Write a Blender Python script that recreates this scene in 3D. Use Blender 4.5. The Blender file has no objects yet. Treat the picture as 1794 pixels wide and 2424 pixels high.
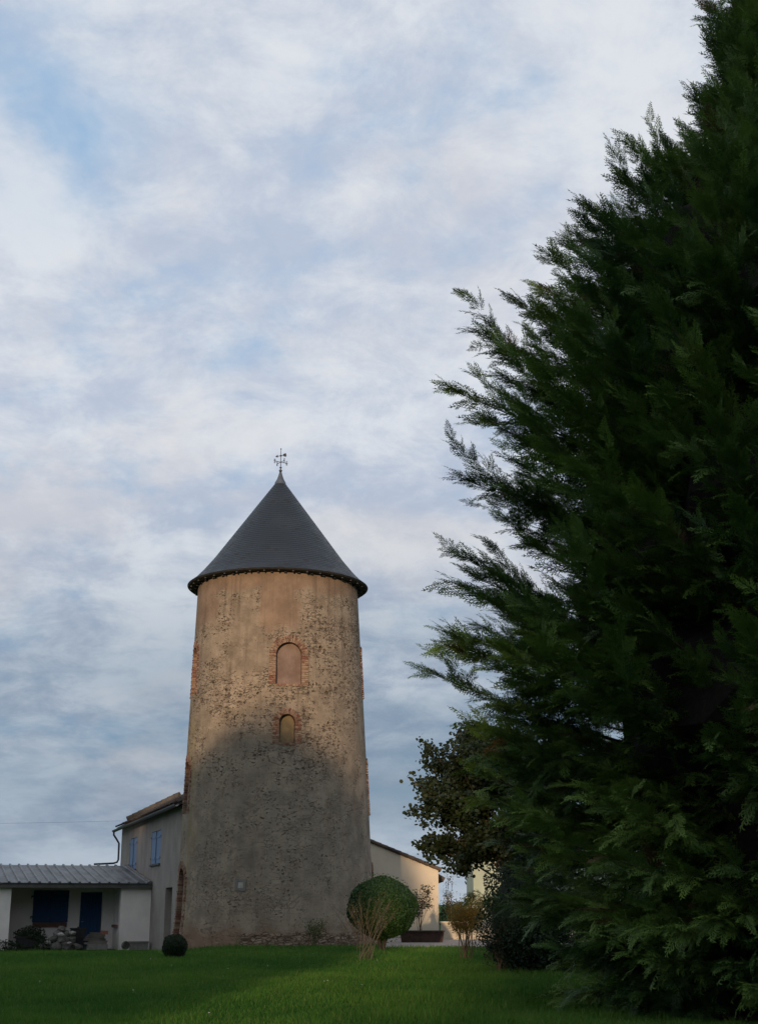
import bpy, math, random
import numpy as np
from mathutils import Vector, Matrix
random.seed(7); RNG = np.random.default_rng(11)
sc = bpy.context.scene
R = math.radians

# ------------------------------------------------------------------ camera
PITCH, CAMH = R(16.17), 1.45
cam = bpy.data.cameras.new("camera"); cam_o = bpy.data.objects.new("camera", cam)
sc.collection.objects.link(cam_o)
cam_o.location = (0, 0, CAMH); cam_o.rotation_euler = (R(90) + PITCH, 0, 0)
cam.sensor_fit = 'VERTICAL'; cam.sensor_height = 24; cam.lens = 3200 / 2424 * 24
cam.clip_end = 4000
sc.camera = cam_o
sc.view_settings.view_transform = 'Standard'; sc.view_settings.look = 'None'
sc.view_settings.exposure = 0; sc.view_settings.gamma = 1

# ------------------------------------------------------------------ sky
SUN_AZ, SUN_EL = 7.0, 5.0          # sun low behind the camera, slightly to the left
world = bpy.data.worlds.new("World"); sc.world = world; world.use_nodes = True
nt = world.node_tree; nt.nodes.clear()
class NB:
    def __init__(s, nt): s.nt = nt
    def n(s, t, **k):
        x = s.nt.nodes.new(t)
        for a, b in k.items(): setattr(x, a, b)
        return x
    def l(s, a, b): s.nt.links.new(a, b)
    def put(s, sock, v):
        if isinstance(v, bpy.types.NodeSocket): s.l(v, sock)
        elif isinstance(v, (tuple, list)):
            sock.default_value = (*v, 1) if (len(v) == 3 and sock.type == 'RGBA') else v
        else: sock.default_value = v
    def math(s, op, a, b=0.0, c=0.0, clamp=False):
        x = s.n('ShaderNodeMath', operation=op, use_clamp=clamp)
        s.put(x.inputs[0], a); s.put(x.inputs[1], b); s.put(x.inputs[2], c); return x.outputs[0]
    def vmath(s, op, a, b=(0, 0, 0), sc=None):
        x = s.n('ShaderNodeVectorMath', operation=op); s.put(x.inputs[0], a); s.put(x.inputs[1], b)
        if sc is not None: s.put(x.inputs['Scale'], sc)
        return x.outputs[0]
    def mix(s, f, a, b, mode='MIX'):
        x = s.n('ShaderNodeMix', data_type='RGBA', blend_type=mode)
        s.put(x.inputs[0], f); s.put(x.inputs[6], a); s.put(x.inputs[7], b); return x.outputs[2]
    def noise(s, v, scale, detail=5, rough=.55, dist=0.0):
        x = s.n('ShaderNodeTexNoise'); s.put(x.inputs['Vector'], v)
        x.inputs['Scale'].default_value = scale; x.inputs['Detail'].default_value = detail
        x.inputs['Roughness'].default_value = rough; x.inputs['Distortion'].default_value = dist
        return x.outputs[0]
    def voro(s, v, scale, out='Distance', feature='F1', rnd=1.0):
        x = s.n('ShaderNodeTexVoronoi', feature=feature); s.put(x.inputs['Vector'], v)
        x.inputs['Scale'].default_value = scale; x.inputs['Randomness'].default_value = rnd
        return x.outputs[out]
    def step(s, v, lo, hi, t0=0.0, t1=1.0):
        x = s.n('ShaderNodeMapRange', interpolation_type='SMOOTHSTEP'); s.put(x.inputs[0], v)
        s.put(x.inputs[1], lo); s.put(x.inputs[2], hi); s.put(x.inputs[3], t0); s.put(x.inputs[4], t1)
        return x.outputs[0]
    def xyz(s, v):
        x = s.n('ShaderNodeSeparateXYZ'); s.put(x.inputs[0], v); return x.outputs
    def comb(s, a, b, c):
        x = s.n('ShaderNodeCombineXYZ')
        for i, q in enumerate((a, b, c)): s.put(x.inputs[i], q)
        return x.outputs[0]

w = NB(nt)
sky = w.n('ShaderNodeTexSky', sky_type='NISHITA'); sky.sun_disc = False
sky.sun_elevation = R(SUN_EL); sky.sun_rotation = R(180 + SUN_AZ); sky.altitude = 60
dirv = w.n('ShaderNodeTexCoord').outputs['Generated']
X, Y, Z = w.xyz(dirv)
zc = w.math('MAXIMUM', Z, 0.0)
inv = w.math('DIVIDE', 1.0, w.math('ADD', zc, .30))
pv = w.comb(w.math('MULTIPLY', X, inv), w.math('MULTIPLY', Y, inv), 0.3)
def nz(off, scale, detail, rough, dist): return w.noise(w.vmath('ADD', pv, off), scale, detail, rough, dist)
n1 = nz((2.3, .4, 0), 1.5, 3, .5, .1)            # broad sheet cover
n2 = nz((7.3, 2.1, 4.0), 4.4, 7, .55, .2)        # rolls
n3 = nz((1.7, 9.1, 2.0), 12.0, 7, .60, .2)        # flecks
n4 = nz((3.1, 5.7, 8.0), 2.0, 4, .5, .1)
cover = w.math('ADD', w.math('MULTIPLY', n1, .35), w.math('ADD', w.math('MULTIPLY', n2, .35), w.math('MULTIPLY', n3, .30)))
hole = w.n('ShaderNodeVectorMath', operation='DISTANCE'); w.l(dirv, hole.inputs[0]); hole.inputs[1].default_value = (-.238, .826, .512)
gap = w.math('MULTIPLY', w.step(hole.outputs['Value'], .11, .03, 0, .8), w.step(n2, .62, .42, .2, 1))
cov = w.math('MULTIPLY', w.step(cover, .30, .50), w.math('SUBTRACT', 1.0, gap), clamp=True)
lowz = w.step(zc, .04, .36)
blue = w.mix(.90, sky.outputs[0], w.mix(lowz, (2.1, 3.5, 5.2), (3.7, 6.0, 8.9)))
n5 = nz((4.4, 8.8, 3.0), 8.2, 8, .66, .25)
shade = w.step(w.math('ADD', w.math('MULTIPLY', n2, .28), w.math('ADD', w.math('MULTIPLY', n5, .50), w.math('MULTIPLY', n4, .22))), .40, .60)
shade = w.mix(w.step(zc, .16, .03, 0, .6), shade, w.step(n4, .38, .62))
cl = w.mix(shade, w.mix(lowz, (2.7, 3.5, 4.7), (5.7, 6.5, 8.0)), w.mix(lowz, (5.3, 6.1, 7.0), (8.6, 9.0, 9.6)))
pink = w.step(nz((11., 3., 1.), 2.8, 6, .6, .3), .48, .66)
cl = w.mix(w.math('MULTIPLY', pink, .5), cl, w.mix(lowz, (5.7, 5.8, 6.2), (8.5, 8.25, 8.35)))
skyc = w.mix(cov, blue, cl)
bank = w.math('MULTIPLY', w.math('MULTIPLY', w.step(zc, .03, .09), w.step(zc, .24, .12)), w.math('MULTIPLY', w.step(w.math('ADD', w.math('MULTIPLY', n1, .5), w.math('MULTIPLY', n4, .5)), .38, .56), w.step(X, -.22, .02, .45, 1)))
skyc = w.mix(w.math('MULTIPLY', bank, .9), skyc, w.mix(n2, (1.3, 2.4, 3.6), (2.8, 4.0, 5.2)))
bg = w.n('ShaderNodeBackground'); w.l(skyc, bg.inputs[0]); bg.inputs[1].default_value = 0.085
w.l(bg.outputs[0], w.n('ShaderNodeOutputWorld').inputs[0])

# ------------------------------------------------------------------ sun
sl = bpy.data.lights.new("sun", 'SUN'); sl.energy = 3.1; sl.angle = R(.6); sl.color = (1.0, .70, .44)
so = bpy.data.objects.new("sun", sl); sc.collection.objects.link(so)
sdir = Vector((math.sin(R(SUN_AZ)) * math.cos(R(SUN_EL)), math.cos(R(SUN_AZ)) * math.cos(R(SUN_EL)), -math.sin(R(SUN_EL))))
so.rotation_euler = sdir.to_track_quat('-Z', 'Y').to_euler(); so.location = (-10, -30, 30)

# ================================================================== helpers
COL = sc.collection
def tag(o, label=None, cat=None, group=None, kind=None):
    if label: o['label'] = label
    if cat: o['category'] = cat
    if group: o['group'] = group
    if kind: o['kind'] = kind
    return o
def thing(name, loc, label, cat, rz=0.0, group=None):
    o = bpy.data.objects.new(name, None); COL.objects.link(o); o.location = loc; o.rotation_euler = (0, 0, rz)
    o.empty_display_size = .3
    return tag(o, label, cat, group)
def link(name, me, mat, parent=None, smooth=False):
    if mat: me.materials.append(mat)
    if smooth: me.polygons.foreach_set('use_smooth', [True] * len(me.polygons))
    o = bpy.data.objects.new(name, me); COL.objects.link(o)
    if parent: o.parent = parent
    return o
def copy_tree(o, parent=None):
    c = o.copy(); COL.objects.link(c)
    if parent: c.parent = parent
    for ch in list(o.children): copy_tree(ch, c)
    return c

class MB:
    def __init__(s): s.v = []; s.f = []; s.t = []; s.uv = None
    def add(s, vs, fs, tint=.5):
        b = len(s.v); s.v += [tuple(q) for q in vs]; s.f += [tuple(i + b for i in f) for f in fs]
        s.t += [tint] * len(vs)
    def box(s, c, d, m=None, tint=.5, taper=1.0):
        hx, hy, hz = d[0] / 2, d[1] / 2, d[2] / 2
        vs = [(x * (taper if z < 0 else 1), y * (taper if z < 0 else 1), z) for z in (-hz, hz) for x, y in ((-hx, -hy), (hx, -hy), (hx, hy), (-hx, hy))]
        if m is not None: vs = [m @ Vector(q) for q in vs]
        vs = [(q[0] + c[0], q[1] + c[1], q[2] + c[2]) for q in vs]
        s.add(vs, [(3, 2, 1, 0), (4, 5, 6, 7), (0, 1, 5, 4), (1, 2, 6, 5), (2, 3, 7, 6), (3, 0, 4, 7)], tint)
    def bx(s, a, b, tint=.5):
        s.box([(a[i] + b[i]) / 2 for i in range(3)], [abs(b[i] - a[i]) for i in range(3)], None, tint)
    def tube(s, pts, rad, n=8, tint=.5, cap=True):
        pts = [Vector(p) for p in pts]
        if not hasattr(rad, '__len__'): rad = [rad] * len(pts)
        vs = []; fs = []; up = Vector((.13, .21, .97))
        for i, p in enumerate(pts):
            d = (pts[min(i + 1, len(pts) - 1)] - pts[max(i - 1, 0)]).normalized()
            if abs(d.dot(up)) > .95: up = Vector((1, .1, 0)).normalized()
            a = d.cross(up).normalized(); b = d.cross(a)
            for k in range(n):
                q = 2 * math.pi * k / n; vs.append(p + (a * math.cos(q) + b * math.sin(q)) * rad[i])
        for i in range(len(pts) - 1):
            for k in range(n):
                k2 = (k + 1) % n; fs.append((i * n + k, i * n + k2, (i + 1) * n + k2, (i + 1) * n + k))
        if cap: fs.append(tuple(range(n))); fs.append(tuple(range(len(pts) * n - 1, (len(pts) - 1) * n - 1, -1)))
        s.add(vs, fs, tint)
    def lathe(s, prof, n=96, cx=lambda h: 0.0, tint=.5, closed=False):
        """profile of (r, z); closed joins last ring to first"""
        vs = []; fs = []; m = len(prof)
        for r, z in prof:
            for k in range(n):
                a = 2 * math.pi * k / n; vs.append((cx(z) + r * math.sin(a), -r * math.cos(a), z))
        for i in range(m if closed else m - 1):
            j = (i + 1) % m
            for k in range(n):
                k2 = (k + 1) % n; fs.append((i * n + k, i * n + k2, j * n + k2, j * n + k))
        s.add(vs, fs, tint)
    def prism(s, poly, a, b, tint=.5):
        """poly: list of 3D points; extruded from offset a to offset b (vectors)"""
        n = len(poly); vs = [Vector(p) + Vector(a) for p in poly] + [Vector(p) + Vector(b) for p in poly]
        fs = [tuple(range(n - 1, -1, -1)), tuple(range(n, 2 * n))] + [(i, (i + 1) % n, n + (i + 1) % n, n + i) for i in range(n)]
        s.add(vs, fs, tint)
    def build(s, name, mat, parent=None, smooth=False, fix=True):
        me = bpy.data.meshes.new(name); me.from_pydata(s.v, [], s.f); me.update()
        if fix:
            import bmesh
            bm = bmesh.new(); bm.from_mesh(me); bmesh.ops.recalc_face_normals(bm, faces=bm.faces); bm.to_mesh(me); bm.free()
        at = me.attributes.new('tint', 'FLOAT', 'POINT'); at.data.foreach_set('value', s.t)
        return link(name, me, mat, parent, smooth)

def quads_mesh(name, V, tint, mat, parent=None, nv=4):
    """V: (N, nv, 3) separate polygons; tint (N,)"""
    N = len(V); me = bpy.data.meshes.new(name)
    me.vertices.add(N * nv); me.vertices.foreach_set('co', np.ascontiguousarray(V, dtype=np.float32).ravel())
    me.loops.add(N * nv); me.loops.foreach_set('vertex_index', np.arange(N * nv, dtype=np.int32))
    me.polygons.add(N); me.polygons.foreach_set('loop_start', np.arange(0, N * nv, nv, dtype=np.int32))
    try: me.polygons.foreach_set('loop_total', np.full(N, nv, dtype=np.int32))
    except Exception: pass
    me.update(calc_edges=True)
    at = me.attributes.new('tint', 'FLOAT', 'POINT'); at.data.foreach_set('value', np.repeat(tint.astype(np.float32), nv))
    return link(name, me, mat, parent)

def norm(a): return a / np.maximum(np.linalg.norm(a, axis=-1, keepdims=True), 1e-9)
def leaf_quads(P, N, size, asp=.7, jit=.7, up=None):
    """diamond-ish leaf at each point P, facing about N"""
    n = len(P); d = norm(N + RNG.normal(0, jit, (n, 3)))
    a = norm(np.cross(d, RNG.normal(0, 1, (n, 3)))); b = np.cross(d, a)
    s = (size * RNG.uniform(.6, 1.25, n))[:, None]
    return np.stack([P - a * s * .5, P + b * s * asp * .5 - d * s * .08, P + a * s * .5, P - b * s * asp * .5 - d * s * .08], 1)

# ------------------------------------------------------------------ materials
def newmat(name):
    m = bpy.data.materials.new(name); m.use_nodes = True; m.node_tree.nodes.clear(); b = NB(m.node_tree)
    p = b.n('ShaderNodeBsdfPrincipled'); o = b.n('ShaderNodeOutputMaterial'); b.l(p.outputs[0], o.inputs[0])
    return m, b, p, o
def setc(b, p, col, rough=.8, height=None, bstr=.3, bdist=.02, spec=.3):
    b.put(p.inputs['Base Color'], col); b.put(p.inputs['Roughness'], rough); p.inputs['Specular IOR Level'].default_value = spec
    if height is not None:
        x = b.n('ShaderNodeBump'); x.inputs['Strength'].default_value = bstr; x.inputs['Distance'].default_value = bdist
        b.l(height, x.inputs['Height']); b.l(x.outputs[0], p.inputs['Normal'])
def pmat(name, c1, c2, scale=3, rough=.8, bstr=.3, bdist=.02, spec=.3, stretch=(1, 1, 1), detail=7, metal=0.0, fine=30):
    m, b, p, o = newmat(name)
    v = b.vmath('MULTIPLY', b.n('ShaderNodeTexCoord').outputs['Object'], stretch)
    a = b.noise(v, scale, detail, .6); f = b.noise(v, fine, 4, .6)
    t = b.n('ShaderNodeAttribute', attribute_name='tint').outputs['Fac']
    k = b.math('ADD', b.step(a, .3, .7), b.math('MULTIPLY', b.math('SUBTRACT', t, .5), 1.2), clamp=True)
    c = b.mix(k, c1, c2); c = b.mix(b.step(f, .35, .75, 0, .22), c, tuple(q * .55 for q in c1))
    setc(b, p, c, rough, b.math('ADD', f, a), bstr, bdist, spec); p.inputs['Metallic'].default_value = metal
    return m
def leafmat(name, c1, c2, trans=.25, rough=.6, spec=.25, c3=None):
    m, b, p, o = newmat(name)
    t = b.n('ShaderNodeAttribute', attribute_name='tint').outputs['Fac']
    c = b.mix(t, c1, c2)
    if c3: c = b.mix(b.step(t, .86, .97), c, c3)
    setc(b, p, c, rough, spec=spec)
    tr = b.n('ShaderNodeBsdfTranslucent'); b.put(tr.inputs[0], c)
    ms = b.n('ShaderNodeMixShader'); ms.inputs[0].default_value = trans
    b.l(p.outputs[0], ms.inputs[1]); b.l(tr.outputs[0], ms.inputs[2]); b.l(ms.outputs[0], o.inputs[0])
    return m

M = {}
M['slate'] = None
M['lead'] = pmat('lead_cap', (.05, .065, .09), (.085, .105, .14), 6, .55, .1, spec=.5)
M['iron'] = pmat('wrought_iron', (.05, .055, .06), (.09, .09, .10), 20, .6, .1, metal=.3)
M['soffit'] = pmat('soffit_wood', (.025, .025, .028), (.05, .048, .046), 6, .8, .2)
M['tail'] = pmat('rafter_tail_wood', (.055, .055, .06), (.10, .10, .11), 9, .8, .2)
M['brick'] = pmat('old_brick', (.150, .062, .042), (.31, .215, .155), 5, .9, .5, .012, fine=55)
M['panel'] = pmat('niche_plaster', (.165, .115, .095), (.25, .185, .155), 2.2, .9, .25, .01)
M['panel_warm'] = pmat('niche_plaster_ochre', (.22, .17, .10), (.33, .27, .165), 2.2, .9, .25, .01)
M['plaque'] = pmat('plaque_stone', (.30, .28, .24), (.42, .40, .36), 8, .9, .3)
M['plaque_frame'] = pmat('plaque_frame', (.15, .14, .13), (.2, .19, .17), 8, .9, .3)
M['barnwall'] = pmat('barn_render', (.22, .195, .175), (.29, .265, .24), 1.1, .92, .35, .015, stretch=(1, 1, .8), fine=16)
M['tile'] = pmat('clay_canal_tile', (.055, .045, .038), (.115, .085, .065), 3, .9, .4, .02)
M['tile_ochre'] = pmat('ochre_tile', (.055, .046, .032), (.105, .082, .05), 4, .9, .4, .02)
M['mortar'] = pmat('lime_mortar', (.30, .27, .24), (.42, .38, .34), 9, .95, .5, .02)
M['gutter'] = pmat('zinc_gutter', (.05, .055, .06), (.09, .095, .10), 6, .5, .1, spec=.5)
M['shutter'] = pmat('blue_shutter', (.13, .20, .33), (.18, .26, .40), 4, .7, .2, .006, stretch=(6, 6, .4))
M['dark'] = pmat('dark_gap', (.008, .012, .02), (.015, .02, .03), 5, .8)
M['navy'] = pmat('navy_paint', (.008, .042, .115), (.014, .06, .16), 3, .6, .2, .006, stretch=(8, 8, .4))
M['white'] = pmat('white_render', (.72, .665, .62), (.82, .765, .715), 1.3, .9, .3, .008, fine=45)
M['metalroof'] = pmat('weathered_roof_sheet', (.055, .06, .062), (.15, .155, .16), 1.7, .55, .2, .01, spec=.4, stretch=(1, .3, 1))
M['fascia'] = pmat('fascia', (.07, .068, .066), (.11, .105, .10), 4, .8)
M['sill'] = pmat('brick_sill', (.12, .065, .05), (.18, .10, .08), 6, .9, .3)
M['cream'] = pmat('cream_render', (.60, .52, .40), (.68, .60, .47), .9, .9, .25, .006, fine=40)
M['creamwall'] = pmat('cream_garden_wall', (.44, .38, .29), (.56, .50, .39), 2.5, .9, .4, .015)
M['palegreen'] = pmat('pale_green_render', (.33, .37, .29), (.40, .44, .35), 1, .9, .2)
M['gravel'] = pmat('gravel', (.24, .20, .17), (.36, .31, .27), 7, .95, .7, .03, fine=60)
M['stone'] = pmat('field_stone', (.07, .066, .06), (.15, .14, .125), 5, .92, .6, .03)
M['palestone'] = pmat('pale_stone', (.26, .25, .23), (.38, .365, .34), 5, .92, .6, .03)
M['concrete'] = pmat('concrete', (.16, .15, .135), (.24, .23, .21), 5, .92, .5, .015)
M['board'] = pmat('old_board', (.09, .08, .07), (.19, .17, .15), 4, .9, .4, .01, stretch=(1, 6, 6))
M['redbrick'] = pmat('red_block', (.22, .09, .06), (.30, .13, .09), 7, .9, .4)
M['tub'] = pmat('dark_plastic', (.012, .012, .013), (.03, .03, .03), 4, .6, .2)
M['planter'] = pmat('brown_planter', (.030, .017, .012), (.06, .032, .022), 4, .75, .3)
M['bark'] = pmat('bark', (.06, .045, .033), (.12, .095, .07), 6, .95, .7, .02, stretch=(3, 3, .5))
M['twig'] = pmat('pale_twig', (.065, .055, .040), (.135, .115, .082), 10, .9, .3)
M['twigdark'] = pmat('brown_twig', (.10, .07, .04), (.19, .14, .08), 10, .9, .3)
M['shadecore'] = pmat('shade_core', (.008, .008, .006), (.018, .016, .011), 9, .95, .8, .08, stretch=(1, 1, .5))  # near-black: shade of the crown interior put into the core's colour
M['cable'] = pmat('black_cable', (.02, .02, .02), (.03, .03, .03), 3, .6)
M['conifer'] = leafmat('conifer_foliage', (.024, .062, .017), (.145, .235, .042), .15, .55, .3, (.085, .050, .026))
M['conifer2'] = M['conifer']
M['linden'] = leafmat('broad_leaf', (.016, .029, .010), (.050, .066, .019), .25, .5, .3, (.14, .10, .03))
M['box'] = leafmat('clipped_leaf', (.011, .036, .008), (.040, .092, .018), .2, .5, .3)
M['boxdark'] = leafmat('dark_clipped_leaf', (.010, .018, .008), (.022, .038, .014), .15, .6, .2)
M['bluegreen'] = leafmat('dull_dark_leaf', (.009, .020, .011), (.022, .042, .018), .15, .6, .2)
M['drybrown'] = leafmat('dry_leaf', (.035, .028, .016), (.09, .065, .035), .2, .7, .2)
M['yellow'] = leafmat('yellow_olive_leaf', (.11, .085, .022), (.28, .20, .05), .35, .6, .2)
M['farhedge'] = leafmat('hedge_leaf', (.035, .055, .022), (.075, .10, .04), .2, .6, .2)
M['rose'] = leafmat('rose_leaf', (.018, .028, .015), (.045, .05, .025), .2, .5, .3, (.12, .04, .02))
M['weed'] = leafmat('weed_leaf', (.03, .06, .015), (.09, .11, .03), .3, .6, .2)
M['grass'] = leafmat('grass_blade', (.026, .096, .013), (.105, .21, .028), .3, .6, .15, (.16, .17, .05))
M['daisy'] = pmat('white_petal', (.6, .6, .57), (.7, .7, .66), 20, .8)

def m_tower():
    m, b, p, o = newmat('weathered_lime_render')
    v = b.n('ShaderNodeTexCoord').outputs['Object']; x, y, z = b.xyz(v)
    big = b.noise(v, .32, 4, .5); mid = b.noise(v, 1.5, 8, .62); fin = b.noise(v, 13, 5, .65); streak = b.noise(b.vmath('MULTIPLY', v, (3.5, 3.5, .35)), 1, 5, .6)
    col = b.mix(b.step(mid, .32, .68), (.155, .124, .094), (.312, .255, .194))
    col = b.mix(b.step(big, .35, .65, 0, .45), col, (.24, .20, .155))
    col = b.mix(b.step(streak, .52, .72, 0, .35), col, (.135, .108, .082))
    col = b.mix(b.step(fin, .55, .80, 0, .55), col, (.105, .078, .055))
    # smooth later render: vertical band above the top window and strip at the left of the wall head
    wob = b.math('MULTIPLY', b.math('SUBTRACT', b.noise(v, 1.1, 4, .6), .5), 1.6)
    band = b.math('MULTIPLY', b.step(b.math('ABSOLUTE', b.math('ADD', b.math('SUBTRACT', x, .15), wob)), .95, .75), b.step(b.math('ADD', z, wob), 11.1, 11.7))
    left = b.math('MULTIPLY', b.step(b.math('ADD', x, wob), -2.1, -2.3), b.step(z, 11.2, 12.2))
    head = b.step(b.math('ADD', z, b.math('MULTIPLY', wob, .5)), 12.85, 13.05)
    smooth = b.math('MAXIMUM', b.math('MAXIMUM', band, left), head)
    # rubble: pits where the render has gone
    vw = b.vmath('ADD', v, b.vmath('SCALE', b.n('ShaderNodeTexNoise').outputs[1], sc=.0))
    vw = b.vmath('ADD', b.vmath('MULTIPLY', v, (1, 1, 2.3)), b.comb(b.math('MULTIPLY', mid, .5), b.math('MULTIPLY', fin, .15), b.math('MULTIPLY', fin, .3)))
    patch = b.step(b.noise(b.vmath('ADD', v, (3, 1, 7)), .75, 5, .65), .36, .58)
    hi = b.step(z, 4.5, 8.0, .62, 1.0)
    patch = b.math('MULTIPLY', b.math('MULTIPLY', patch, hi), b.math('SUBTRACT', 1.0, smooth))
    d1 = b.voro(vw, 5.2); d2 = b.voro(b.vmath('ADD', vw, (5, 5, 5)), 11.5)
    r1 = b.xyz(b.voro(vw, 5.2, 'Color'))[0]; r2 = b.xyz(b.voro(b.vmath('ADD', vw, (5, 5, 5)), 11.5, 'Color'))[1]
    t1 = b.math('MULTIPLY', b.math('MULTIPLY', patch, b.step(r1, .25, .95)), .54)
    t2 = b.math('MULTIPLY', b.math('ADD', patch, .14), b.math('MULTIPLY', b.step(r2, .35, .98), .50))
    h1 = b.step(d1, t1, b.math('MULTIPLY', t1, .55)); h2 = b.step(d2, t2, b.math('MULTIPLY', t2, .55))
    hole = b.math('MAXIMUM', b.math('MULTIPLY', h1, b.step(t1, .02, .08)), b.math('MULTIPLY', h2, b.step(t2, .03, .1)))
    # pale stones showing in the gone render
    st = b.math('MULTIPLY', patch, b.math('MULTIPLY', b.step(r2, .10, .03), b.step(d2, .42, .30)))
    col = b.mix(smooth, col, b.mix(b.step(mid, .3, .7), (.185, .132, .096), (.265, .195, .144)))
    col = b.mix(b.math('MULTIPLY', patch, b.step(fin, .42, .62, 0, .55)), col, (.37, .30, .225))
    col = b.mix(st, col, (.47, .42, .345))
    col = b.mix(b.math('MULTIPLY', hole, .88), col, (.075, .050, .034))
    # lichen on the left flank, earth stain and bare stone at the foot
    lich = b.math('MULTIPLY', b.step(b.math('ADD', x, wob), -2.7, -3.2), b.step(z, 9.5, 7.5))
    col = b.mix(b.math('MULTIPLY', lich, b.step(streak, .35, .6, 0, .45)), col, (.24, .20, .10))
    foot = b.step(b.math('ADD', z, b.math('MULTIPLY', wob, .9)), 1.0, .25)
    col = b.mix(b.math('MULTIPLY', foot, .75), col, (.175, .105, .065))
    vf = b.vmath('MULTIPLY', v, (1, 1, 2.6)); fd = b.voro(b.vmath('ADD', vf, b.comb(b.math('MULTIPLY', mid, .4), 0.0, b.math('MULTIPLY', mid, .6))), 4.6, feature='DISTANCE_TO_EDGE')
    fz = b.math('MULTIPLY', b.step(b.math('ADD', z, b.math('MULTIPLY', wob, .45)), .52, .40), b.math('MULTIPLY', b.step(x, -1.2, -.8), b.step(x, 3.4, 3.0)))
    fs = b.mix(b.step(fd, .0, .09), (.085, .055, .040), b.mix(b.step(b.noise(vf, 2.6, 3, .6), .35, .65), (.13, .075, .05), (.31, .23, .165)))
    col = b.mix(fz, col, fs)
    # individual rubble stones telling through the thin render
    sv = b.vmath('MULTIPLY', vw, (1, 1, .9)); sc_ = b.xyz(b.voro(sv, 3.3, 'Color')); se = b.voro(sv, 3.3, feature='DISTANCE_TO_EDGE')
    seam = b.math('MULTIPLY', b.step(se, .07, .01), b.math('MULTIPLY', b.math('ADD', b.math('MULTIPLY', patch, .8), .06), b.step(b.noise(v, 2.6, 5, .7), .46, .60)))
    col = b.mix(b.math('MULTIPLY', patch, .55), col, b.mix(sc_[0], b.mix(.45, col, (.10, .068, .045)), b.mix(.45, col, (.42, .35, .27))))
    col = b.mix(b.math('MULTIPLY', seam, b.step(fin, .35, .60, .1, .75)), col, (.10, .072, .052))
    # damp streaks below the eave and sills, a faint band of patching at mid height
    strk = b.noise(b.vmath('MULTIPLY', v, (5, 5, .12)), 1, 5, .65)
    col = b.mix(b.math('MULTIPLY', b.step(strk, .50, .68), b.step(z, 6.5, 9.0, .12, .45)), col, (.105, .080, .060))
    rain = b.math('MULTIPLY', b.step(strk, .42, .6), b.math('MULTIPLY', b.step(z, 5.6, 5.2), b.step(z, 1.0, 3.5)))
    col = b.mix(b.math('MULTIPLY', rain, .35), col, (.21, .19, .165))
    hole = b.math('MAXIMUM', hole, b.math('MULTIPLY', seam, .5))
    hgt = b.math('SUBTRACT', b.math('ADD', b.math('MULTIPLY', mid, .5), b.math('ADD', b.math('MULTIPLY', fin, .30), b.math('MULTIPLY', st, .5))), b.math('ADD', b.math('MULTIPLY', hole, 1.1), b.math('MULTIPLY', fz, b.step(fd, .10, .02))))
    setc(b, p, col, .93, hgt, .95, .07, .12)
    return m
M['tower'] = m_tower()

def m_slate():
    m, b, p, o = newmat('slate')
    uv = b.n('ShaderNodeTexCoord').outputs['UV']; u, r, _ = b.xyz(uv)
    row = b.math('FLOOR', r); uu = b.math('ADD', u, b.math('MULTIPLY', b.math('MODULO', row, 2.0), .5))
    cell = b.math('FLOOR', uu); fr = b.math('FRACT', uu)
    wn = b.n('ShaderNodeTexWhiteNoise', noise_dimensions='2D'); b.l(b.comb(cell, row, 0.0), wn.inputs[0])
    t = wn.outputs[0]
    c = b.mix(t, (.007, .013, .021), (.012, .020, .031))
    c = b.mix(b.step(b.noise(b.n('ShaderNodeTexCoord').outputs['Object'], .8, 5, .6), .4, .7, 0, .3), c, (.03, .038, .048))
    edge = b.math('MINIMUM', fr, b.math('SUBTRACT', 1.0, fr))
    c = b.mix(b.step(edge, .045, .02), c, (.008, .008, .010))
    c = b.mix(b.step(t, .955, .975), c, (.012, .012, .014))
    f = b.noise(b.n('ShaderNodeTexCoord').outputs['Object'], 25, 4, .6)
    setc(b, p, c, b.math('ADD', b.math('MULTIPLY', t, .15), .42), b.math('ADD', b.math('MULTIPLY', t, .8), b.math('MULTIPLY', f, .25)), .35, .012, .45)
    return m
M['slate'] = m_slate()

def m_lawn():
    m, b, p, o = newmat('lawn_soil_and_moss')
    v = b.n('ShaderNodeTexCoord').outputs['Object']
    a = b.noise(v, .45, 6, .6); f = b.noise(v, 9, 6, .7)
    c = b.mix(b.step(a, .35, .65), (.020, .062, .010), (.036, .092, .014)); c = b.mix(b.step(f, .45, .75, 0, .6), c, (.012, .026, .006))
    setc(b, p, c, .95, f, .8, .05, .1); return m
M['lawn'] = m_lawn()

# ================================================================== ground
def sst(a, b, x):
    t = min(1, max(0, (x - a) / (b - a))); return t * t * (3 - 2 * t)
def ground(x, y):
    return -.44 * sst(40, 57, y) * sst(-4.6, -8.5, x) + .03 * math.sin(x * .9 + y * .35) * sst(8, 16, y) * (1 - sst(44, 50, y))
def grid(xs, ys, fz):
    mb = MB(); nx = len(xs)
    vs = [(x, y, fz(x, y)) for y in ys for x in xs]
    fs = [(j * nx + i, j * nx + i + 1, (j + 1) * nx + i + 1, (j + 1) * nx + i) for j in range(len(ys) - 1) for i in range(nx - 1)]
    mb.add(vs, fs); return mb
xs = [-900, -300, -120, -60] + list(np.arange(-30, 30.1, 1.0)) + [60, 120, 300, 900]
ys = [-300, -100, -40] + list(np.arange(-20, 80.1, 1.0)) + [100, 150, 300, 900, 2500]
o = grid(xs, ys, ground).build('lawn', M['lawn'], None, True); tag(o, kind='structure')
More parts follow.
